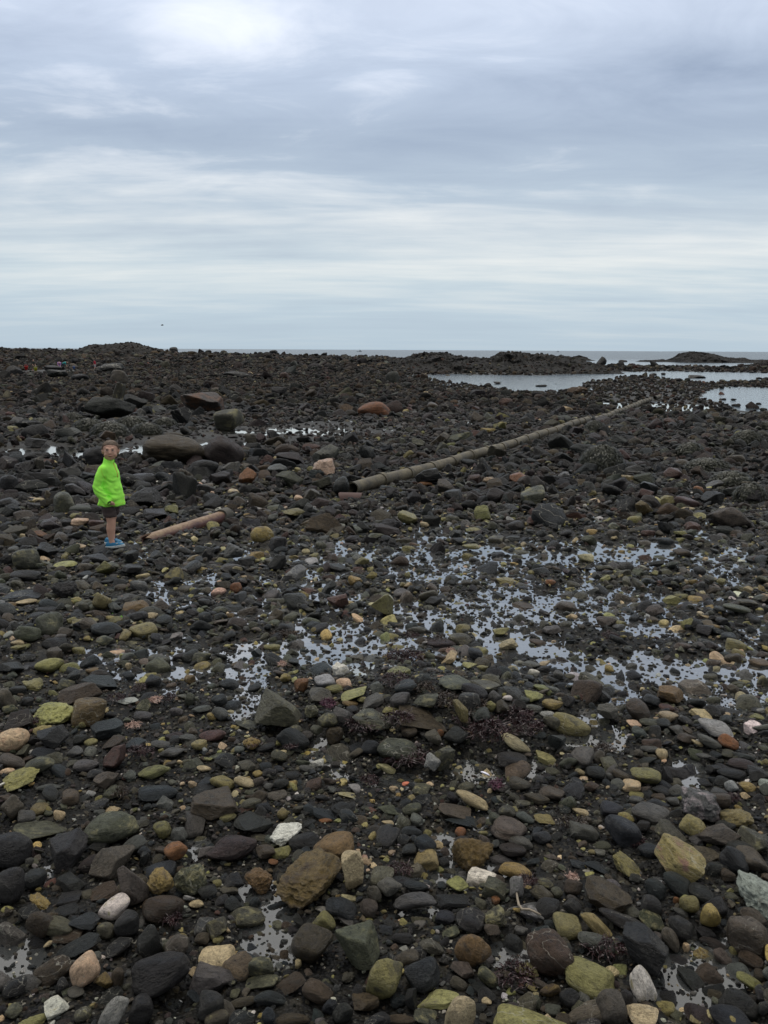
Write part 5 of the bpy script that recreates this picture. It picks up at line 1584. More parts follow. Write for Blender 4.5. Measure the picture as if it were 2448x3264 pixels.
def weed_clump(px, py, w, h, mat, label, seed, lift=.02, dens=1.0, group='seaweed clumps caught among the cobbles', name='seaweed_clump'):
    p = at(px, py + h * .2)
    dep = depth_of(p)
    rx = .5 * w * dep / F
    phi = math.atan2(CAM_H - p.z, p.y)
    ry = min(.5 * h * dep / F / math.sin(phi), rx * 1.6)
    n = int(dens * (140 + 12000 * rx * min(ry, .3)))
    n = min(n, 1500)
    V, Fc = strands(n, rx * .85, ry * .75, min(rx, ry) * .3 + .008, seed, max(.026, min(rx, ry) * .6), .0014 + .0016 * min(1, rx / .15))
    o = link(name, mesh_np(name, V, Fc), mat)
    o.location = (p.x, p.y, float(ground_z(np.array([p.x]), np.array([p.y]))[0]) + lift)
    tag(o, label, 'seaweed', group)
CL = [(1560, 2350, 150, 80, M_RED, 'large dark red weed clump around the pale finger-shaped stone'), (1680, 2335, 110, 60, M_RED, 'dark red weed clump just right of the pale finger-shaped stone'),
      (1300, 2435, 150, 60, M_RED, 'dark red weed mat in front of the weed-topped greenish boulder'), (1270, 2338, 110, 40, M_RED, 'red weed lying on top of the weed-topped greenish boulder'),
      (1582, 2525, 46, 32, M_PURPLE, 'purple weed tuft beside the white shell'), (1275, 2795, 90, 46, M_RED, 'red-brown weed clump at centre below the big brown boulder'),
      (1640, 3150, 130, 90, M_RED, 'dark red weed clump behind the broad yellow-olive boulder'), (1925, 3045, 150, 70, M_RED, 'dark red weed clump under the purplish grey oval stone'),
      (1680, 2865, 60, 26, M_RED, 'red weed draped over the grey-white veined rock'), (930, 2400, 46, 36, M_RED, 'small red weed tuft standing in a central puddle'),
      (807, 2407, 56, 30, M_RED, 'small red weed tuft left of the central puddle'), (1178, 2490, 64, 44, M_RED, 'red weed tuft above the thin tan stone'), (1165, 2345, 120, 60, M_RED, 'dark red weed under the slanted grey slab'),
      (450, 2430, 100, 34, M_RED, 'red weed beside the red-brown wedge-shaped stone'), (385, 2552, 50, 32, M_BRNW, 'brown weed wisp below the greenish triangular stone'), (110, 2334, 34, 22, M_RED, 'small red weed wisp right of the large tan boulder'),
      (548, 2952, 66, 46, M_RED, 'pinkish red weed tuft above the largest smooth charcoal stone'), (1826, 2650, 120, 40, M_BRNW, 'brown-red weed mat left of the large smooth blue-black stone'), (2025, 2698, 60, 46, M_RED, 'red weed hanging on the large smooth blue-black stone'),
      (1925, 2398, 74, 30, M_BRNW, 'brown weed heap at the puddle right of the wedge-shaped boulder'), (2330, 2568, 46, 26, M_RED, 'red weed beside the white-veined craggy boulder'), (445, 2208, 50, 36, M_RED, 'dark red weed on a stone behind the black block'),
      (540, 2242, 44, 30, M_RED, 'dark red weed beside the pink coralline tuft'), (370, 2256, 60, 24, M_RED, 'low dark red weed right of the smooth tan-brown boulder'), (1046, 2262, 52, 42, M_PURPLE, 'purple-red weed ball right of the big greenish boulder'),
      (905, 2022, 110, 30, M_BRNW, 'brown weed wisps on the dark stones behind the puddle'), (1090, 2034, 50, 20, M_RED, 'tiny red weed tuft at the bright puddle'), (1290, 2092, 150, 36, M_RED, 'long red weed mat above the weed heap'),
      (1402, 2046, 100, 26, M_BRNW, 'brown weed over the long purplish stone'), (1262, 2190, 90, 56, M_RED, 'red weed at the left of the heap of rocks'), (1345, 2212, 80, 40, M_BRNW, 'brown weed in the middle of the heap of rocks'),
      (1500, 2270, 110, 60, M_BRNW, 'brown weed strings below the round black stone on the heap'), (1645, 2298, 120, 40, M_RED, 'red weed along the front of the heap of rocks'), (1945, 2030, 60, 24, M_RED, 'small red-brown weed at the right-hand puddle'),
      (1420, 2260, 90, 50, M_BRNW, 'brown weed behind the wide brown grained slab'), (1660, 3045, 40, 16, M_BRNW, 'brown weed wisp in the lower right puddle'), (1470, 2330, 60, 26, M_RED, 'red weed between the dark stones below the grained slab'),
      (1310, 2020, 60, 20, M_RED, 'red weed strip among pebbles above the heap')]
for i, c in enumerate(CL):
    weed_clump(*c[:4], c[4], c[5], 4000 + i, lift=.05 if 'top of' in c[5] or 'draped' in c[5] else .022)
for i, (px, py, w, h, lab) in enumerate([(498, 2256, 40, 34, 'pale pink coralline tuft above the dark wet stones'), (425, 2338, 44, 18, 'pale pink coralline scraps beside the blue-black slab'), (900, 2135, 24, 16, 'pale yellow coralline tuft in the bright puddle'),
                                         (1436, 2078, 30, 22, 'pale yellow branching weed on the heap'), (1662, 2853, 30, 18, 'pale coralline tuft at the foot of the striped stone'), (1822, 2842, 26, 22, 'pale coralline tuft on a round brown stone')]):
    weed_clump(px, py, w, h, M_PINK, lab, 4200 + i, lift=.03, dens=.8, group='pale coralline tufts on the shore', name='coralline_tuft')

def rockweed(px, py, w, h, label, seed):
    p = at(px, py + h * .42)
    dep = depth_of(p)
    rx = .5 * w * dep / F
    hz = .80 * h * dep / F
    ry = rx * .75
    root = empty('rockweed_mound', (p.x, p.y, float(ground_z(np.array([p.x]), np.array([p.y]))[0])))
    tag(root, label, 'seaweed', 'rockweed mounds draped over boulders')
    V, fc = rock_shape(seed, 'r', 3)
    c = link('boulder_core', mesh_np('boulder_core', V * np.array((rx * .9, ry * .9, hz * .85)), fc), M_ROCKW, root)
    r = np.random.default_rng(seed)
    n = int(np.clip(700 * w / 100, 260, 1100))
    Vs, Fs = [], []
    k = 9
    for i in range(n):
        a = r.uniform(0, 6.283); el = r.uniform(.02, 1.0) ** .8
        # fronds start high and hang down the side
        th = (math.pi / 2) * (1 - el)
        th0 = math.pi / 2 - th
        span = r.uniform(.35, .8)
        da = r.normal(0, .25)
        wd = rx * .012 * r.uniform(.6, 1.6) + .003
        off = r.uniform(1.0, 1.14)
        b0 = len(Vs)
        for j in range(k + 1):
            t = j / k
            e = max(th0 - span * t, -.05)
            aa = a + da * t + .06 * math.sin(9 * t + i)
            o2 = off + .05 * math.sin(11 * t + i * 1.7)
            q = np.array((math.cos(e) * math.cos(aa) * rx * o2, math.cos(e) * math.sin(aa) * ry * o2, math.sin(e) * hz * o2))
            sdv = np.array((-math.sin(aa), math.cos(aa), .25 * math.sin(i))) * wd * (1.1 - .6 * t)
            Vs.append(q - sdv); Vs.append(q + sdv)
        for j in range(k):
            Fs.append((b0 + 2 * j, b0 + 2 * j + 1, b0 + 2 * j + 3, b0 + 2 * j + 2))
    link('fronds', mesh_np('fronds', Vs, Fs), M_ROCKW, root)
for i, q in enumerate([(1917, 1470, 140, 92, 'largest rockweed mound, shaggy olive-black, right of the long pipe'), (2198, 1437, 92, 46, 'low rockweed mound right of the largest one'), (2382, 1397, 104, 50, 'rockweed mound at the right edge beside the pools'),
                       (2255, 1488, 140, 42, 'long flat rockweed mound below the low one'), (2330, 1528, 130, 50, 'dark flat rockweed mound behind the bright right-hand puddle'), (2390, 1575, 104, 62, 'brown-black weedy mound at the right edge'),
                       (1895, 1365, 70, 42, 'small black rockweed mound touching the pipe'),
                       (232, 1334, 70, 34, 'small rockweed mound at the left end of the weed bank'), (285, 1358, 100, 44, 'rockweed mound left of centre in the weed bank'), (350, 1372, 120, 52, 'broad rockweed mound in front of the flat-topped slab'),
                       (420, 1352, 110, 44, 'rockweed mound under the right end of the flat-topped slab'), (470, 1370, 100, 40, 'rockweed mound right in the weed bank'), (525, 1352, 80, 34, 'rockweed mound at the right end of the weed bank'), (130, 1350, 80, 30, 'rockweed mound near the left edge behind the mud')]):
    rockweed(*q, 4400 + i)

# ------------------------------------------------------------------ small single finds
def find_shell():
    p = at(1545, 2506)
    V, fc = ico(3)
    V = V * np.array((.021, .011, .008))
    V[:, 2] = np.maximum(V[:, 2], -.001)
    o = link('seashell', mesh_np('seashell', V, fc), simple_mat('shell_white', (.66, .64, .74), .35, .12, 60, .1))
    o.location = (p.x, p.y, p.z + .055)
    o.rotation_euler = (math.radians(-38), math.radians(14), math.radians(-25))
    tag(o, 'small white violet-tinged shell half lying among the dark stones', 'shell')
find_shell()

def find_brick():
    p = at(1294, 2519)
    V, fc = rock_shape(5201, 'a', 3)
    o = link('brick_chip', mesh_np('brick_chip', V * np.array((.017, .012, .008)), fc), simple_mat('brick_red', (.42, .12, .06), .7, .3, 60, .2), sharp=38)
    o.location = (p.x, p.y, p.z + .028)
    tag(o, 'small bright orange-red brick chip in a shallow puddle', 'brick chip')
find_brick()

def find_stalk():
    pix = [(1644, 2886), (1648, 2915), (1652, 2934), (1662, 2948), (1685, 2948), (1700, 2955), (1722, 2966)]
    G = [at(a, b) for a, b in pix]
    pts = []
    for g in G:
        pts.append((g.x, g.y, g.z + .055))
    V, Fc = tube(pts, [.0035, .004, .0045, .0045, .004, .0035, .002], 8)
    o = link('kelp_stalk', mesh_py('kelp_stalk', V, Fc), simple_mat('stalk_beige', (.22, .18, .13), .6, .3, 80, .2))
    tag(o, 'thin beige bent kelp stalk trailing from the veined rock', 'kelp stalk')
find_stalk()

# ------------------------------------------------------------------ far things on the sea and in the sky
def make_boat(px, py, w_px, dist, label):
    d = ray(px, py)
    P = CAMP + d * (dist / d[1])
    s = w_px * dist / F / 9.5                         # scale for a 9.5 m boat
    root = empty('fishing_boat', (P[0], dist, ZW), math.radians(8))
    tag(root, label, 'boat', 'boats on the horizon')
    white = simple_mat('boat_white', (.30, .32, .34), .5, .05, 3, 0)
    dark = simple_mat('boat_dark', (.07, .08, .09), .6, .05, 3, 0)
    st = [(-4.7, 1.45, .95), (-2, 1.6, .9), (1.5, 1.55, 1.05), (3.6, .9, 1.4), (4.7, .06, 1.75)]
    V, Fc = [], []
    for (x, b, z) in st:
        V += [(x, -b, z), (x, -b * .75, -.4), (x, 0, -.6), (x, b * .75, -.4), (x, b, z)]
    for i in range(len(st) - 1):
        for k in range(4):
            Fc.append((i * 5 + k, i * 5 + k + 1, i * 5 + k + 6, i * 5 + k + 5))
        Fc.append((i * 5 + 4, i * 5, i * 5 + 5, i * 5 + 9))
    Fc.append((0, 1, 2, 3, 4))
    h = link('hull', mesh_py('hull', V, Fc), white, root, smooth=False)
    def box(name, a, b, m):
        bm = bmesh.new()
        bmesh.ops.create_cube(bm, size=1)
        for v in bm.verts:
            v.co = Vector(((a[i] + b[i]) / 2 + v.co[i] * (b[i] - a[i]) for i in range(3)))
        bmesh.ops.bevel(bm, geom=bm.edges[:], offset=.06, segments=2, affect='EDGES')
        me = bpy.data.meshes.new(name); bm.to_mesh(me); bm.free()
        return link(name, me, m, root, smooth=False)
    box('cabin', (.3, -1.0, 1.0), (2.6, 1.0, 2.9), white)
    box('roof', (-.2, -1.15, 2.9), (2.8, 1.15, 3.05), dark)
    V, Fc = tube([(.6, 0, 3.05), (.6, 0, 5.6)], [.07, .04], 8)
    link('mast', mesh_py('mast', V, Fc), dark, root)
    for o in root.children:
        o.scale = (s, s, s)
make_boat(1145, 1117.5, 17, 900, 'small fishing boat far out near the middle of the horizon')
make_boat(1777, 1119, 11, 1500, 'tiny boat on the horizon above the long rock ledge')

def make_island():
    d = ray(2180, 1119.5)
    P = CAMP + d * (7000 / d[1])
    us = np.linspace(-1, 1, 60)
    V, Fc = [], []
    for u in us:
        hgt = 5.5 * max(0, 1 - abs(u) ** 2.2) * (1 + .25 * math.sin(7 * u + 1)) + .2
        for (dy, k) in ((-60, 0), (-30, .8), (0, 1), (40, .7), (80, 0)):
            V.append((u * 190, dy, hgt * k + ZW - .2))
    for i in range(len(us) - 1):
        for k in range(4):
            Fc.append((i * 5 + k, i * 5 + k + 5, i * 5 + k + 6, i * 5 + k + 1))
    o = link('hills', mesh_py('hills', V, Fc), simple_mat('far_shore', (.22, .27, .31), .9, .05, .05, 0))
    o.location = (P[0], 7000, 0)
    tag(o, 'faint low island on the horizon at right', 'island', kind='structure')
make_island()

def make_gull():
    d = ray(517, 1037)
    P = CAMP + d * (130 / d[1])
    root = empty('gull', P, math.radians(25))
    tag(root, 'tiny dark gull flying low in the sky at left', 'bird')
    m = simple_mat('gull_grey', (.10, .10, .11), .8, .1, 5, 0)
    me = blob('body', [[(-.20, 0, 0, .02, .02, .015), (-.10, 0, .0, .05, .05, .045), (.05, 0, .01, .065, .06, .055), (.17, 0, .03, .04, .035, .035), (.23, 0, .025, .012, .01, .01)]], .012, 3)
    link('body', me, m, root)
    for sgn in (1, -1):
        V, Fc = [], []
        for (y, z, c0, c1) in ((.03, .02, .10, -.06), (.22, .13, .12, -.03), (.40, .11, .07, -.03), (.58, .04, -.02, -.04)):
            V += [(c0, y * sgn, z + .008), (c1, y * sgn, z + .008), (c1, y * sgn, z - .004), (c0, y * sgn, z - .004)]
        for i in range(3):
            for k in range(4):
                k2 = (k + 1) % 4
                Fc.append((i * 4 + k, i * 4 + k2, i * 4 + 4 + k2, i * 4 + 4 + k))
        Fc += [(0, 1, 2, 3), (12, 13, 14, 15)]
        link('wing', mesh_py('wing', V, Fc), m, root)
make_gull()

# ------------------------------------------------------------------ the boy
def skin_mat(name='skin', c=(.56, .33, .235)):
    m, nt, out = new_mat(name)
    g = N(nt, 'ShaderNodeTexCoord')
    n = noise(nt, g.outputs['Object'], 18, 4, .6)
    col = MIXC(nt, n, (c[0] * .85, c[1] * .8, c[2] * .78), (c[0] * 1.12, c[1] * 1.12, c[2] * 1.12))
    b = N(nt, 'ShaderNodeBsdfPrincipled'); L(nt, col, b.inputs['Base Color'])
    b.inputs['Roughness'].default_value = .5
    b.inputs['Subsurface Weight'].default_value = .08
    b.inputs['Subsurface Radius'].default_value = (.012, .004, .002)
    L(nt, b.outputs[0], out.inputs[0])
    return m
M_SKIN = skin_mat()

def finger_chains(wrist, fwd, across, down_curl, palm_len=.042, s=1.0):
    """palm and five bent fingers as ellipsoid chains"""
    w = np.array(wrist, dtype=float); f = np.array(fwd, dtype=float); a = np.array(across, dtype=float); n = np.array(down_curl, dtype=float)
    f /= np.linalg.norm(f); a /= np.linalg.norm(a); n /= np.linalg.norm(n)
    ch = [[(*w, .013 * s, .013 * s, .013 * s), (*(w + f * palm_len * .6), .017 * s, .017 * s, .012 * s), (*(w + f * palm_len), .017 * s, .017 * s, .012 * s)]]
    for i, (off, ln) in enumerate(((-.015, .028), (-.005, .033), (.005, .031), (.0145, .024))):
        p0 = w + f * palm_len + a * off * s
        p1 = p0 + f * ln * .45 * s + n * ln * .2 * s
        p2 = p1 + f * ln * .3 * s + n * ln * .35 * s
        p3 = p2 + f * ln * .05 * s + n * ln * .35 * s
        ch.append([(*p0, .0062 * s,) * 1 + () if False else (*p0, .0062 * s), (*p1, .0058 * s), (*p2, .0052 * s), (*p3, .0044 * s)])
    t0 = w + f * palm_len * .35 - a * .015 * s
    ch.append([(*t0, .0075 * s), (*(t0 + f * .014 * s - a * .010 * s), .0066 * s), (*(t0 + f * .027 * s - a * .010 * s + n * .006), .0052 * s)])
    return ch

def make_boy():
    gx, gy = BOY[0], BOY[1]
    # rests on the stones under his shoes
    gz = float(ground_z(np.array([gx]), np.array([gy]))[0]) + .018
    root = empty('person', (gx, gy, gz), math.radians(-9))
    tag(root, 'small boy in a neon green fleece, brown shorts and blue slip-on shoes standing on the rocks, smiling at the camera', 'person')
    root.scale = (.935, .935, .935)
    root['label'] = 'boy in neon green fleece, brown shorts and blue slip-on shoes standing on the rocks'
    HY = math.radians(-68)                     # the head turns towards the camera
    hc = np.array((.020, 0, .915))             # centre of the skull
    fd = np.array((math.cos(HY), math.sin(HY), 0)); sd = np.array((-math.sin(HY), math.cos(HY), 0)); up = np.array((0, 0, 1.0))
    def hp(f, s, u, *r):
        q = hc + (fd * f + sd * s + up * u) * HS
        return (*q, *(v * HS for v in r))
    HS = .98
    body = []
    # skull, jaw, cheeks, nose, ears (spheres keep the turn simple)
    body.append([hp(-.010, 0, .030, .074, .074, .072), hp(-.016, 0, .020, .075, .075, .075)])
    body.append([hp(.020, 0, -.005, .060, .060, .062), hp(.024, 0, -.040, .050, .050, .046)])
    body.append([hp(.040, 0, -.066, .026, .026, .022), hp(.034, 0, -.060, .032, .032, .026)])
    for k in (-1, 1):
        body.append([hp(.046, .030 * k, -.026, .024, .024, .024), hp(.030, .040 * k, -.035, .022, .022, .026)])
        body.append([hp(-.008, .071 * k, -.004, .012, .012, .019), hp(-.014, .077 * k, .004, .010, .010, .020), hp(-.010, .073 * k, -.022, .008, .008, .010)])
        body.append([hp(.062, .028 * k, .030, .011, .013, .007), hp(.064, .014 * k, .029, .009, .010, .006)])
    body.append([hp(.068, 0, .014, .009, .009, .012), hp(.079, 0, -.014, .0105, .0105, .010)])
    for k in (-1, 1):
        body.append([hp(.074, .009 * k, -.017, .007, .007, .006)])
    body.append([hp(.068, 0, -.038, .014, .014, .006), hp(.064, .014, -.037, .009, .009, .005)])
    body.append([hp(.068, 0, -.038, .014, .014, .006), hp(.064, -.014, -.037, .009, .009, .005)])
    body.append([hp(.066, 0, -.048, .013, .013, .006)])
    # neck and trunk
    body.append([(.000, 0, .875, .036, .036, .04), (-.008, 0, .80, .040, .046, .04), (-.010, 0, .74, .058, .085, .05), (-.006, 0, .62, .062, .088, .08), (-.006, 0, .50, .064, .084, .08), (-.010, 0, .42, .066, .084, .06)])
    # legs: right leg nearest the camera
    for k, fx in ((-1, .012), (1, -.026)):
        y = .048 * k
        body.append([(-.008, y, .42, .058, .056, .05), (fx * .4, y, .33, .052, .050, .05), (fx * .8, y, .262, .040, .040, .04), (fx, y, .232, .038, .037, .03), (fx - .008, y, .17, .041, .038, .04), (fx - .008, y, .11, .032, .031, .03), (fx - .004, y, .06, .026, .025, .025), (fx, y, .035, .028, .026, .022)])
        body.append([(fx, y, .022, .022, .022, .016), (fx + .045, y, .016, .020, .022, .012), (fx + .078, y, .012, .015, .019, .009)])
    # arms end in hands tucked at the pocket
    for k in (-1, 1):
        sh = (-.012, .098 * k, .745); elb = (-.060, .138 * k, .585); wr = (.028, .142 * k, .452)
        body.append([(*sh, .030), (*elb, .024), (*wr, .017)])
        w = np.array(wr)
        body += finger_chains(w, (.75, -.25 * k, -.30), (.2, -.2, .9), (-.1, -.9 * k, -.35), s=.95)
    me = blob('body', body, .0048, 3)
    link('body', me, M_SKIN, root)

    # eyes, brows, lips
    white = simple_mat('eye_white', (.42, .38, .35), .25, .02, 5, 0)
    dark = simple_mat('eye_dark', (.012, .009, .008), .15, .02, 5, 0)
    browm = simple_mat('brow', (.21, .13, .085), .8, .2, 200, .2)
    lipm = simple_mat('lips', (.25, .095, .08), .45, .1, 100, 0)
    d, fc = ico(3)
    def ell(name, c, r3, m):
        R = np.stack([fd, sd, up], 1)
        V = (d * np.array(r3) * HS) @ R.T + np.array(c[:3])
        return link(name, mesh_np(name, V, fc), m, root)
    for k in (-1, 1):
        e = ell('eye', hp(.0715, .027 * k, .012), (.0060, .0100, .0032), white)
        ell('iris', hp(.0765, .027 * k, .012), (.0030, .0042, .0031), dark).parent = e
        ell('eyelid', hp(.0745, .027 * k, .0180), (.0065, .0135, .0018), simple_mat('lash', (.10, .06, .04), .8, .1, 50, 0))
        ell('eyebrow', hp(.0755, .029 * k, .032), (.005, .0165, .0026), browm)
    ell('mouth', hp(.0765, 0, -.0400), (.0050, .0230, .0026), simple_mat('mouth_dark', (.20, .07, .06), .5, .1, 50, 0))
    ell('lip', hp(.0760, 0, -.0450), (.0045, .0140, .0036), lipm)

    # short brown hair
    M_HAIR = weed_mat('brown_hair', (.050, .030, .018), (.15, .10, .062), .6)
    V, f5 = ico(5)
    q = V.copy()
    lf = q @ fd; ls = q @ sd; lu = q[:, 2]
    rad = .0782 + .0022 * fbm(q * 9, 3, 3) + .0022 * np.abs(fbm(q * np.array((22, 22, 7)), 8, 3))
    P = np.array(hc) + fd * -.013 + up * .026 + 0 * q + q * rad[:, None] * np.array((1, 1, .99))
    # the hairline: forehead bare, cut above the ears and at the nape
    line = np.interp(lf, [-1, -.3, .05, .35, .62, .80, 1.0], [-.62, -.52, -.30, .04, .36, .45, .52]) + .05 * fbm(q * 6, 12, 3)
    keepv = lu > line
    P[~keepv] = (np.array(hc) + fd * -.013 + up * .026 + q[~keepv] * .058)
    kf = keepv[f5].any(1)
    hair = mesh_np('hair', P, f5[kf])
    link('hair', hair, M_HAIR, root)
    Vs, Fs = [], []
    r = np.random.default_rng(4)
    cand = np.where(lu > line + .06)[0]
    for i in r.choice(cand, 900):
        n = q[i]
        p = P[i] - n * .002
        dr = n * .55 + fd * .55 * max(0, lu[i]) + up * -.25 + r.normal(0, .28, 3)
        dr /= np.linalg.norm(dr)
        sdv = np.cross(dr, r.normal(size=3)); sdv /= np.linalg.norm(sdv)
        b0 = len(Vs); ln = r.uniform(.008, .017)
        Vs += [p - sdv * .0016, p + sdv * .0016, p + dr * ln]
        Fs.append((b0, b0 + 1, b0 + 2))
    link('hair_tufts', mesh_np('hair_tufts', np.array(Vs), np.array(Fs)), M_HAIR, root, smooth=False)

    # fleece
    def fleece_mat():
        m, nt, out = new_mat('neon_fleece')
        g = N(nt, 'ShaderNodeTexCoord')
        n = noise(nt, g.outputs['Object'], 220, 3, .6)
        n2 = noise(nt, g.outputs['Object'], 9, 3, .5)
        c = MIXC(nt, MATH(nt, 'ADD', MATH(nt, 'MULTIPLY', n, .5), MATH(nt, 'MULTIPLY', n2, .5)), (.34, .96, .08), (.44, 1.0, .13))
        b = N(nt, 'ShaderNodeBsdfPrincipled'); L(nt, c, b.inputs['Base Color']); b.inputs['Roughness'].default_value = .9
        b.inputs['Specular IOR Level'].default_value = .15
        b.inputs['Sheen Weight'].default_value = .35
        b.inputs['Sheen Tint'].default_value = (.5, 1, .3, 1)
        bp = N(nt, 'ShaderNodeBump'); bp.inputs['Strength'].default_value = .25; bp.inputs['Distance'].default_value = .003
        L(nt, n, bp.inputs['Height']); L(nt, bp.outputs[0], b.inputs['Normal'])
        L(nt, b.outputs[0], out.inputs[0])
        return m
    M_FLE = fleece_mat()
    jk = []
    jk.append([(-.004, 0, .828, .050, .052, .016), (-.006, 0, .800, .056, .064, .022), (-.010, 0, .765, .070, .098, .030), (-.006, 0, .70, .088, .112, .05), (.000, 0, .60, .097, .112, .06), (.004, 0, .50, .112, .116, .06), (.003, 0, .44, .124, .122, .045), (.001, 0, .402, .130, .124, .020)])
    for k in (-1, 1):
        jk.append([(-.018, .096 * k, .750, .044, .042, .044), (-.046, .126 * k, .665, .042, .041, .05), (-.066, .140 * k, .585, .042, .040, .048), (-.030, .146 * k, .515, .040, .039, .044), (.018, .146 * k, .462, .037, .036, .036), (.036, .144 * k, .444, .033, .034, .029)])
    jk.append([(.060, -.075, .47, .040, .050, .04), (.090, 0, .475, .030, .070, .042), (.06, .075, .47, .04, .05, .04)])       # front pouch
    def folds(V):
        x, y, z = V[:, 0], V[:, 1], V[:, 2]
        w = fbm(V * np.array((7, 7, 11)), 21, 3)
        diag = np.sin((z * 1.0 + x * .75 + .04 * w) * 95) * np.exp(-(((x - .035) / .06) ** 2)) * np.exp(-(((z - .575) / .085) ** 2)) * (y < 0)
        elb = np.sin((z + .4 * x) * 150 + 3 * w) * np.exp(-(((x + .045) / .05) ** 2)) * np.exp(-(((z - .575) / .045) ** 2))
        hem = np.sin(np.arctan2(y, x) * 7 + 2 * w) * np.exp(-(((z - .41) / .04) ** 2))
        arm = np.exp(-(((y + .088 + .02 * (x > 0)) / .012) ** 2)) * np.exp(-(((z - .60) / .12) ** 2)) * (y < 0) * (x > -.05)
        return .0045 * w + .0095 * diag + .0045 * elb + .005 * hem - .006 * arm
    jm = blob('fleece_jacket', jk, .0065, 2, folds)
    # open neck and straight hem
    jo = link('fleece_jacket', jm, M_FLE, root)
    n = len(jm.vertices)
    Vj = np.empty(n * 3); jm.vertices.foreach_get('co', Vj); Vj = Vj.reshape(-1, 3)
    ctr = np.hypot(Vj[:, 0] + .004, Vj[:, 1])
    low = (Vj[:, 2] < .396) & (np.abs(Vj[:, 1]) < .15)
    hemz = .374 + .010 * np.sin(np.arctan2(Vj[:, 1], Vj[:, 0]) * 2 + 1) - .08 * (Vj[:, 0] < -.03) * 0
    Vj[:, 2] = np.where(low, np.maximum(Vj[:, 2], hemz), Vj[:, 2])
    top = (Vj[:, 2] > .822) & (ctr < .040)
    Vj[:, 2] = np.where(top, .815, Vj[:, 2])
    jm.vertices.foreach_set('co', Vj.ravel()); jm.update()
    # collar
    V, Fc = [], []
    sg = 40
    for (rr, z) in ((.051, .806), (.050, .838), (.048, .856), (.043, .856), (.043, .82)):
        for i in range(sg):
            a = .35 + (2 * math.pi - .42) * i / (sg - 1)
            front = .5 + .5 * math.cos(a)
            V.append((.002 + rr * 1.02 * math.cos(a), rr * 1.06 * math.sin(a), z - .034 * front * (z > .83)))
    for j in range(4):
        for i in range(sg - 1):
            Fc.append((j * sg + i, j * sg + i + 1, (j + 1) * sg + i + 1, (j + 1) * sg + i))
    link('collar', mesh_py('collar', V, Fc), M_FLE, jo)
    # orange zip and stitching laid onto the cloth
    dg = bpy.context.evaluated_depsgraph_get()
    dg.update()
    bm = bmesh.new(); bm.from_mesh(jm)
    tree = BVHTree.FromBMesh(bm)
    orange = simple_mat('orange_trim', (.75, .24, .06), .6, .1, 100, 0)
    def strip(name, pairs, wid, m, parent):
        """a flat ribbon along surface hits: pairs of (origin, direction)"""
        pts = []
        for o_, d_ in pairs:
            h = tree.ray_cast(Vector(o_), Vector(d_).normalized())
            if h[0] is not None:
                pts.append((h[0] + h[1] * .0022, h[1]))
        V, Fc = [], []
        for i, (p, nn) in enumerate(pts):
            t = (pts[min(i + 1, len(pts) - 1)][0] - pts[max(i - 1, 0)][0]).normalized()
            s = t.cross(nn).normalized()
            V += [p - s * wid, p + s * wid, p + s * wid - nn * .002, p - s * wid - nn * .002]
        for i in range(len(pts) - 1):
            for k in range(4):
                k2 = (k + 1) % 4
                Fc.append((i * 4 + k, i * 4 + k2, i * 4 + 4 + k2, i * 4 + 4 + k))
        if Fc:
            link(name, mesh_py(name, V, Fc), m, parent)
    strip('zip', [((.4, -.004 - .010 * math.sin(3 * t), .82 - .155 * t), (-1, 0, 0)) for t in np.linspace(0, 1, 24)], .0028, orange, jo)
    stitch = simple_mat('trim_thread', (.50, .55, .05), .7, .1, 100, 0)
    for part in ((-2.9, -.3), (-.22, .9)):
        strip('hem_seam', [((.4 * math.cos(a), .4 * math.sin(a), .418), (-math.cos(a), -math.sin(a), 0)) for a in np.linspace(part[0], part[1], 50)], .0011, stitch, jo)
    strip('pocket_seam', [((.4, -.045 - .02 * t, .515 - .08 * t), (-1, .3, 0)) for t in np.linspace(0, 1, 14)], .0012, stitch, jo)
    strip('shoulder_seam', [((-.02 + .03 * t, -.4, .78 - .13 * t), (0, 1, 0)) for t in np.linspace(0, 1, 14)], .0010, stitch, jo)
    bm.free()
    # dark plug coloured as the shade inside the sleeve opening
    sl = simple_mat('sleeve_shade', (.02, .07, .01), .9, .1, 50, 0)
    V, Fc = tube([(.050, -.149, .440), (.058, -.151, .434)], [.024, .022], 18)
    link('sleeve_shade_plug', mesh_py('sleeve_shade_plug', V, Fc), sl, jo)

    # shorts
    def sfold(V):
        return .003 * fbm(V * np.array((16, 16, 9)), 31, 3) + .002 * np.sin(V[:, 2] * 120 + 4 * fbm(V * 9, 7, 2))
    sh = [[(-.006, 0, .44, .075, .092, .03), (-.008, 0, .40, .080, .098, .035), (-.008, 0, .37, .080, .098, .03)]]
    for k, fx in ((-1, .010), (1, -.024)):
        sh.append([(-.006, .047 * k, .38, .070, .058, .03), (fx * .5, .049 * k, .32, .066, .056, .03), (fx * .8, .050 * k, .292, .064, .056, .012)])
    sm = blob('shorts', sh, .0065, 2, sfold)
    n = len(sm.vertices)
    Vs_ = np.empty(n * 3); sm.vertices.foreach_get('co', Vs_); Vs_ = Vs_.reshape(-1, 3)
    Vs_[:, 2] = np.maximum(Vs_[:, 2], .281)
    sm.vertices.foreach_set('co', Vs_.ravel()); sm.update()
    so = link('shorts', sm, simple_mat('brown_cloth', (.055, .038, .034), .85, .3, 60, .25), root)
    V, Fc = [], []
    # blue slip-ons with white soles
    blue = simple_mat('shoe_blue', (.012, .16, .31), .55, .15, 60, .2)
    sole_m = simple_mat('sole_white', (.62, .64, .60), .6, .08, 60, .1)
    stripe = simple_mat('sole_stripe', (.02, .08, .16), .6, .1, 60, 0)
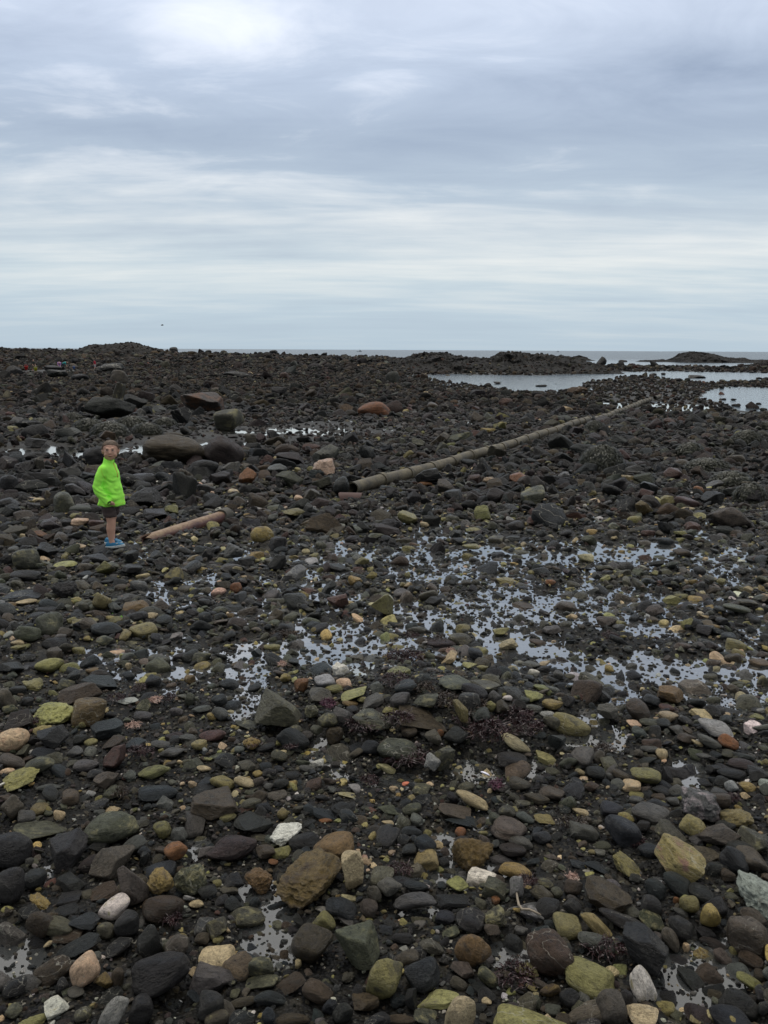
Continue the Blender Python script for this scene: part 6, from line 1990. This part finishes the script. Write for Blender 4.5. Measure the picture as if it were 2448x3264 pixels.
    def outline(t, grow=0.0):
        # foot outline round: t in 0..1, heel at -x
        a = 2 * math.pi * t
        x = math.cos(a); y = math.sin(a)
        w = .034 + .007 * x - .010 * max(0, -x) * .4
        return (.030 + (.094 + grow) * x, (w + grow) * y * (1 - .12 * max(0, x) ** 3))
    for k, fx, tilt, dz in ((-1, .012, math.radians(-9), 0), (1, -.050, math.radians(-4), .014)):
        e = empty('shoe', (0, 0, 0)); e.parent = root
        e.location = (fx, .048 * k, dz - .008)
        e.rotation_euler = (0, tilt, math.radians(-4 * k))
        sg = 40
        for (nm, z0, z1, g, m) in (('sole', -.012, .010, .004, sole_m), ('sole_stripe', .0015, .0045, .0052, stripe)):
            V, Fc = [], []
            for z, gg in ((z0, g - .002), (z0 + .003, g), (z1 - .002, g), (z1, g - .002)):
                for i in range(sg):
                    x, y = outline(i / sg, gg); V.append((x, y, z))
            for j in range(3):
                for i in range(sg):
                    i2 = (i + 1) % sg
                    Fc.append((j * sg + i, j * sg + i2, (j + 1) * sg + i2, (j + 1) * sg + i))
            Fc.append(tuple(range(sg))[::-1]); Fc.append(tuple(range(3 * sg, 4 * sg)))
            link(nm, mesh_py(nm, V, Fc), m, e)
        V, Fc = [], []
        lv = [(.008, 1.0), (.022, .99), (.036, .93), (.046, .82), (.052, .70)]
        for j, (z, s) in enumerate(lv):
            for i in range(sg):
                x, y = outline(i / sg)
                c = (x - .030) / .094
                top = .040 - .016 * max(0, c) ** 1.5 + .012 * max(0, -c)
                zz = .008 + (z - .008) / .044 * (top - .008) * 1.05
                V.append((.030 + (x - .030) * s - (1 - s) * .012, y * s, zz))
        for j in range(4):
            for i in range(sg):
                i2 = (i + 1) % sg
                Fc.append((j * sg + i, j * sg + i2, (j + 1) * sg + i2, (j + 1) * sg + i))
        # toe cover in front of the ankle
        ring = [4 * sg + i for i in range(sg)]
        c = len(V); V.append((.070, 0, .046))
        c2 = len(V); V.append((-.02, 0, .030))
        for i in range(sg):
            i2 = (i + 1) % sg
            Fc.append((ring[i], ring[i2], c if V[ring[i]][0] > .03 else c2))
        link('upper', mesh_py('upper', V, Fc), blue, e)
        V, Fc = [], []
        for (x, y) in ((.058, -.006), (.074, -.006), (.074, .004), (.058, .004)):
            V.append((x + (.0 if k < 0 else 0), y - .030 if k < 0 else y + .030, .034))
        V += [(v[0], v[1], v[2] - .006) for v in V]
        Fc = [(0, 1, 2, 3), (0, 4, 5, 1), (1, 5, 6, 2), (2, 6, 7, 3), (3, 7, 4, 0)]
        if k < 0:
            link('badge', mesh_py('badge', V, Fc), sole_m, e, smooth=False)
    return root
make_boy()

# ------------------------------------------------------------------ people far off on the flat
def far_person(px, py, hpx, pose, face, top, bottom, hair, label, skirt=None):
    p = at(px, py)
    s = hpx * depth_of(p) / F
    gz = float(ground_z(np.array([p.x]), np.array([p.y]))[0])
    root = empty('person', (p.x, p.y, gz), math.radians(face))
    tag(root, label, 'person')
    if pose == 'stand':
        H = s
        hip, chest, head = (0, 0, .50), (.03, 0, .80), (.05, 0, .93)
        hands = [(.16, .10, .50), (.18, -.10, .52)]
        sh = (.03, 0, .80)
    else:                     # bending down to the stones
        H = s / .70
        hip, chest, head = (-.08, 0, .52), (.17, 0, .62), (.33, 0, .60)
        hands = [(.27, .08, .24), (.33, -.08, .28)]
        sh = (.19, 0, .62)
    P = lambda q: (q[0] * H, q[1] * H, q[2] * H)
    R = lambda *r: tuple(v * H for v in r)
    hip_, ch_, hd_ = np.array(hip), np.array(chest), np.array(head)
    legs = []
    for k in (-1, 1):
        legs.append([(*P((hip[0], .05 * k, hip[2] - .02)), *R(.055, .055, .05)), (*P((hip[0] + .03 + .03 * k, .055 * k, .27)), *R(.042, .042, .04)), (*P((hip[0] + .02 + .05 * k, .055 * k, .04)), *R(.028, .028, .03)), (*P((hip[0] + .07 + .05 * k, .055 * k, .018)), *R(.03, .026, .018))])
    arms = []
    for k, h in ((1, hands[0]), (-1, hands[1])):
        s0 = (sh[0], .105 * k, sh[2] - .01)
        el = tuple((a + b) / 2 for a, b in zip(s0, h)); el = (el[0] - .03, el[1] + .02 * k, el[2])
        arms.append([(*P(s0), *R(.032, .032, .032)), (*P(el), *R(.026, .026, .026)), (*P(h), *R(.02, .02, .02))])
        f = np.array(h)
        for t in range(4):
            q = f + np.array((.02, (t - 1.5) * .012, -.03)); q2 = q + np.array((.012, 0, -.022))
            arms.append([(*P(f), *R(.010, .010, .010)), (*P(q), *R(.0075, .0075, .0075)), (*P(q2), *R(.006, .006, .006))])
        q = f + np.array((.03, -.025 * k, -.008))
        arms.append([(*P(f), *R(.010, .010, .010)), (*P(q), *R(.0075, .0075, .0075))])
    trunk = [[(*P(hip), *R(.065, .085, .06)), (*P(tuple((hip_ + ch_) / 2)), *R(.062, .08, .07)), (*P(chest), *R(.066, .095, .06))], [(*P(chest), *R(.04, .04, .04)), (*P(head), *R(.05, .048, .055))], [(*P((head[0], 0, head[2] + .02)), *R(.058, .052, .062)), (*P((head[0] + .025, 0, head[2] - .03)), *R(.04, .04, .04))],
             [(*P((head[0] + .062, 0, head[2] - .01)), *R(.012, .01, .012))]]
    vx = .011 * H
    link('body', blob('body', trunk + legs + arms, vx, 2), M_SKIN, root)
    up = [[(*P((hip[0] * .9 + chest[0] * .1, 0, hip[2] * .95 + chest[2] * .05)), *R(.078, .098, .06)), (*P(tuple((hip_ + ch_) / 2)), *R(.078, .096, .08)), (*P(chest), *R(.080, .112, .065))]]
    for a in arms[0::6]:
        up.append([(*a[0][:3], *R(.042, .042, .042)), (*a[1][:3], *R(.036, .036, .036))])
    link('shirt', blob('shirt', up, vx, 2), simple_mat('far_cloth', top, .9, .15, 8, 0), root)
    lo = [[(*P((hip[0], 0, hip[2])), *R(.072, .094, .055))]]
    for lg in legs:
        lo.append([(*lg[0][:3], *R(.066, .062, .06)), (*lg[1][:3], *R(.052, .05, .05))])
    link('trousers', blob('trousers', lo, vx, 2), simple_mat('far_cloth', bottom, .9, .15, 8, 0), root)
    hh = [[(*P((head[0] - .015, 0, head[2] + .035)), *R(.062, .060, .058)), (*P((head[0] - .035, 0, head[2] - .01)), *R(.045, .055, .05))]]
    link('hair', blob('hair', hh, vx, 2), simple_mat('far_hair', hair, .8, .2, 20, 0), root)
    return root
far_person(107, 1184, 38, 'stand', -40, (.028, .032, .026), (.10, .085, .06), (.035, .035, .03), 'distant person in dark clothes and hat standing by a yellow bucket')
far_person(190, 1180, 26, 'bend', -70, (.48, .26, .55), (.42, .26, .48), (.30, .22, .12), 'distant child in lilac bending over, left of the teal one')
far_person(203, 1176, 24, 'bend', 10, (.02, .27, .27), (.012, .03, .05), (.05, .035, .03), 'distant child in teal bending over, beside the lilac one')
far_person(304, 1178, 32, 'stand', 170, (.36, .02, .04), (.40, .36, .36), (.012, .010, .010), 'distant child in red top with dark hair by the pale stones')

def far_bucket(px, py, hpx, col, label):
    p = at(px, py)
    s = hpx * depth_of(p) / F
    root = empty('bucket', (p.x, p.y, float(ground_z(np.array([p.x]), np.array([p.y]))[0]) + .06))
    tag(root, label, 'bucket')
    m = simple_mat('bucket_plastic', col, .4, .05, 5, 0)
    V, Fc = lathe([(0, 0), (.30 * s, 0), (.40 * s, .82 * s), (.43 * s, .84 * s), (.43 * s, .80 * s), (.36 * s, .78 * s), (.28 * s, .05 * s), (0, .05 * s)], 20)
    link('pail', mesh_py('pail', V, Fc), m, root)
    V, Fc = tube([(.42 * s * math.cos(a), 0, .80 * s + .38 * s * math.sin(a)) for a in np.linspace(0, math.pi, 14)], [.025 * s] * 14, 6)
    link('handle', mesh_py('handle', V, Fc), m, root)
far_bucket(84, 1181, 14, (.55, .025, .02), 'red bucket on the rocks left of the dark-clothed person')
far_bucket(114, 1185, 13, (.42, .42, .02), 'yellow bucket at the feet of the dark-clothed person')
far_bucket(236, 1179, 9, (.08, .18, .45), 'blue bucket between the teal child and the pale stones')
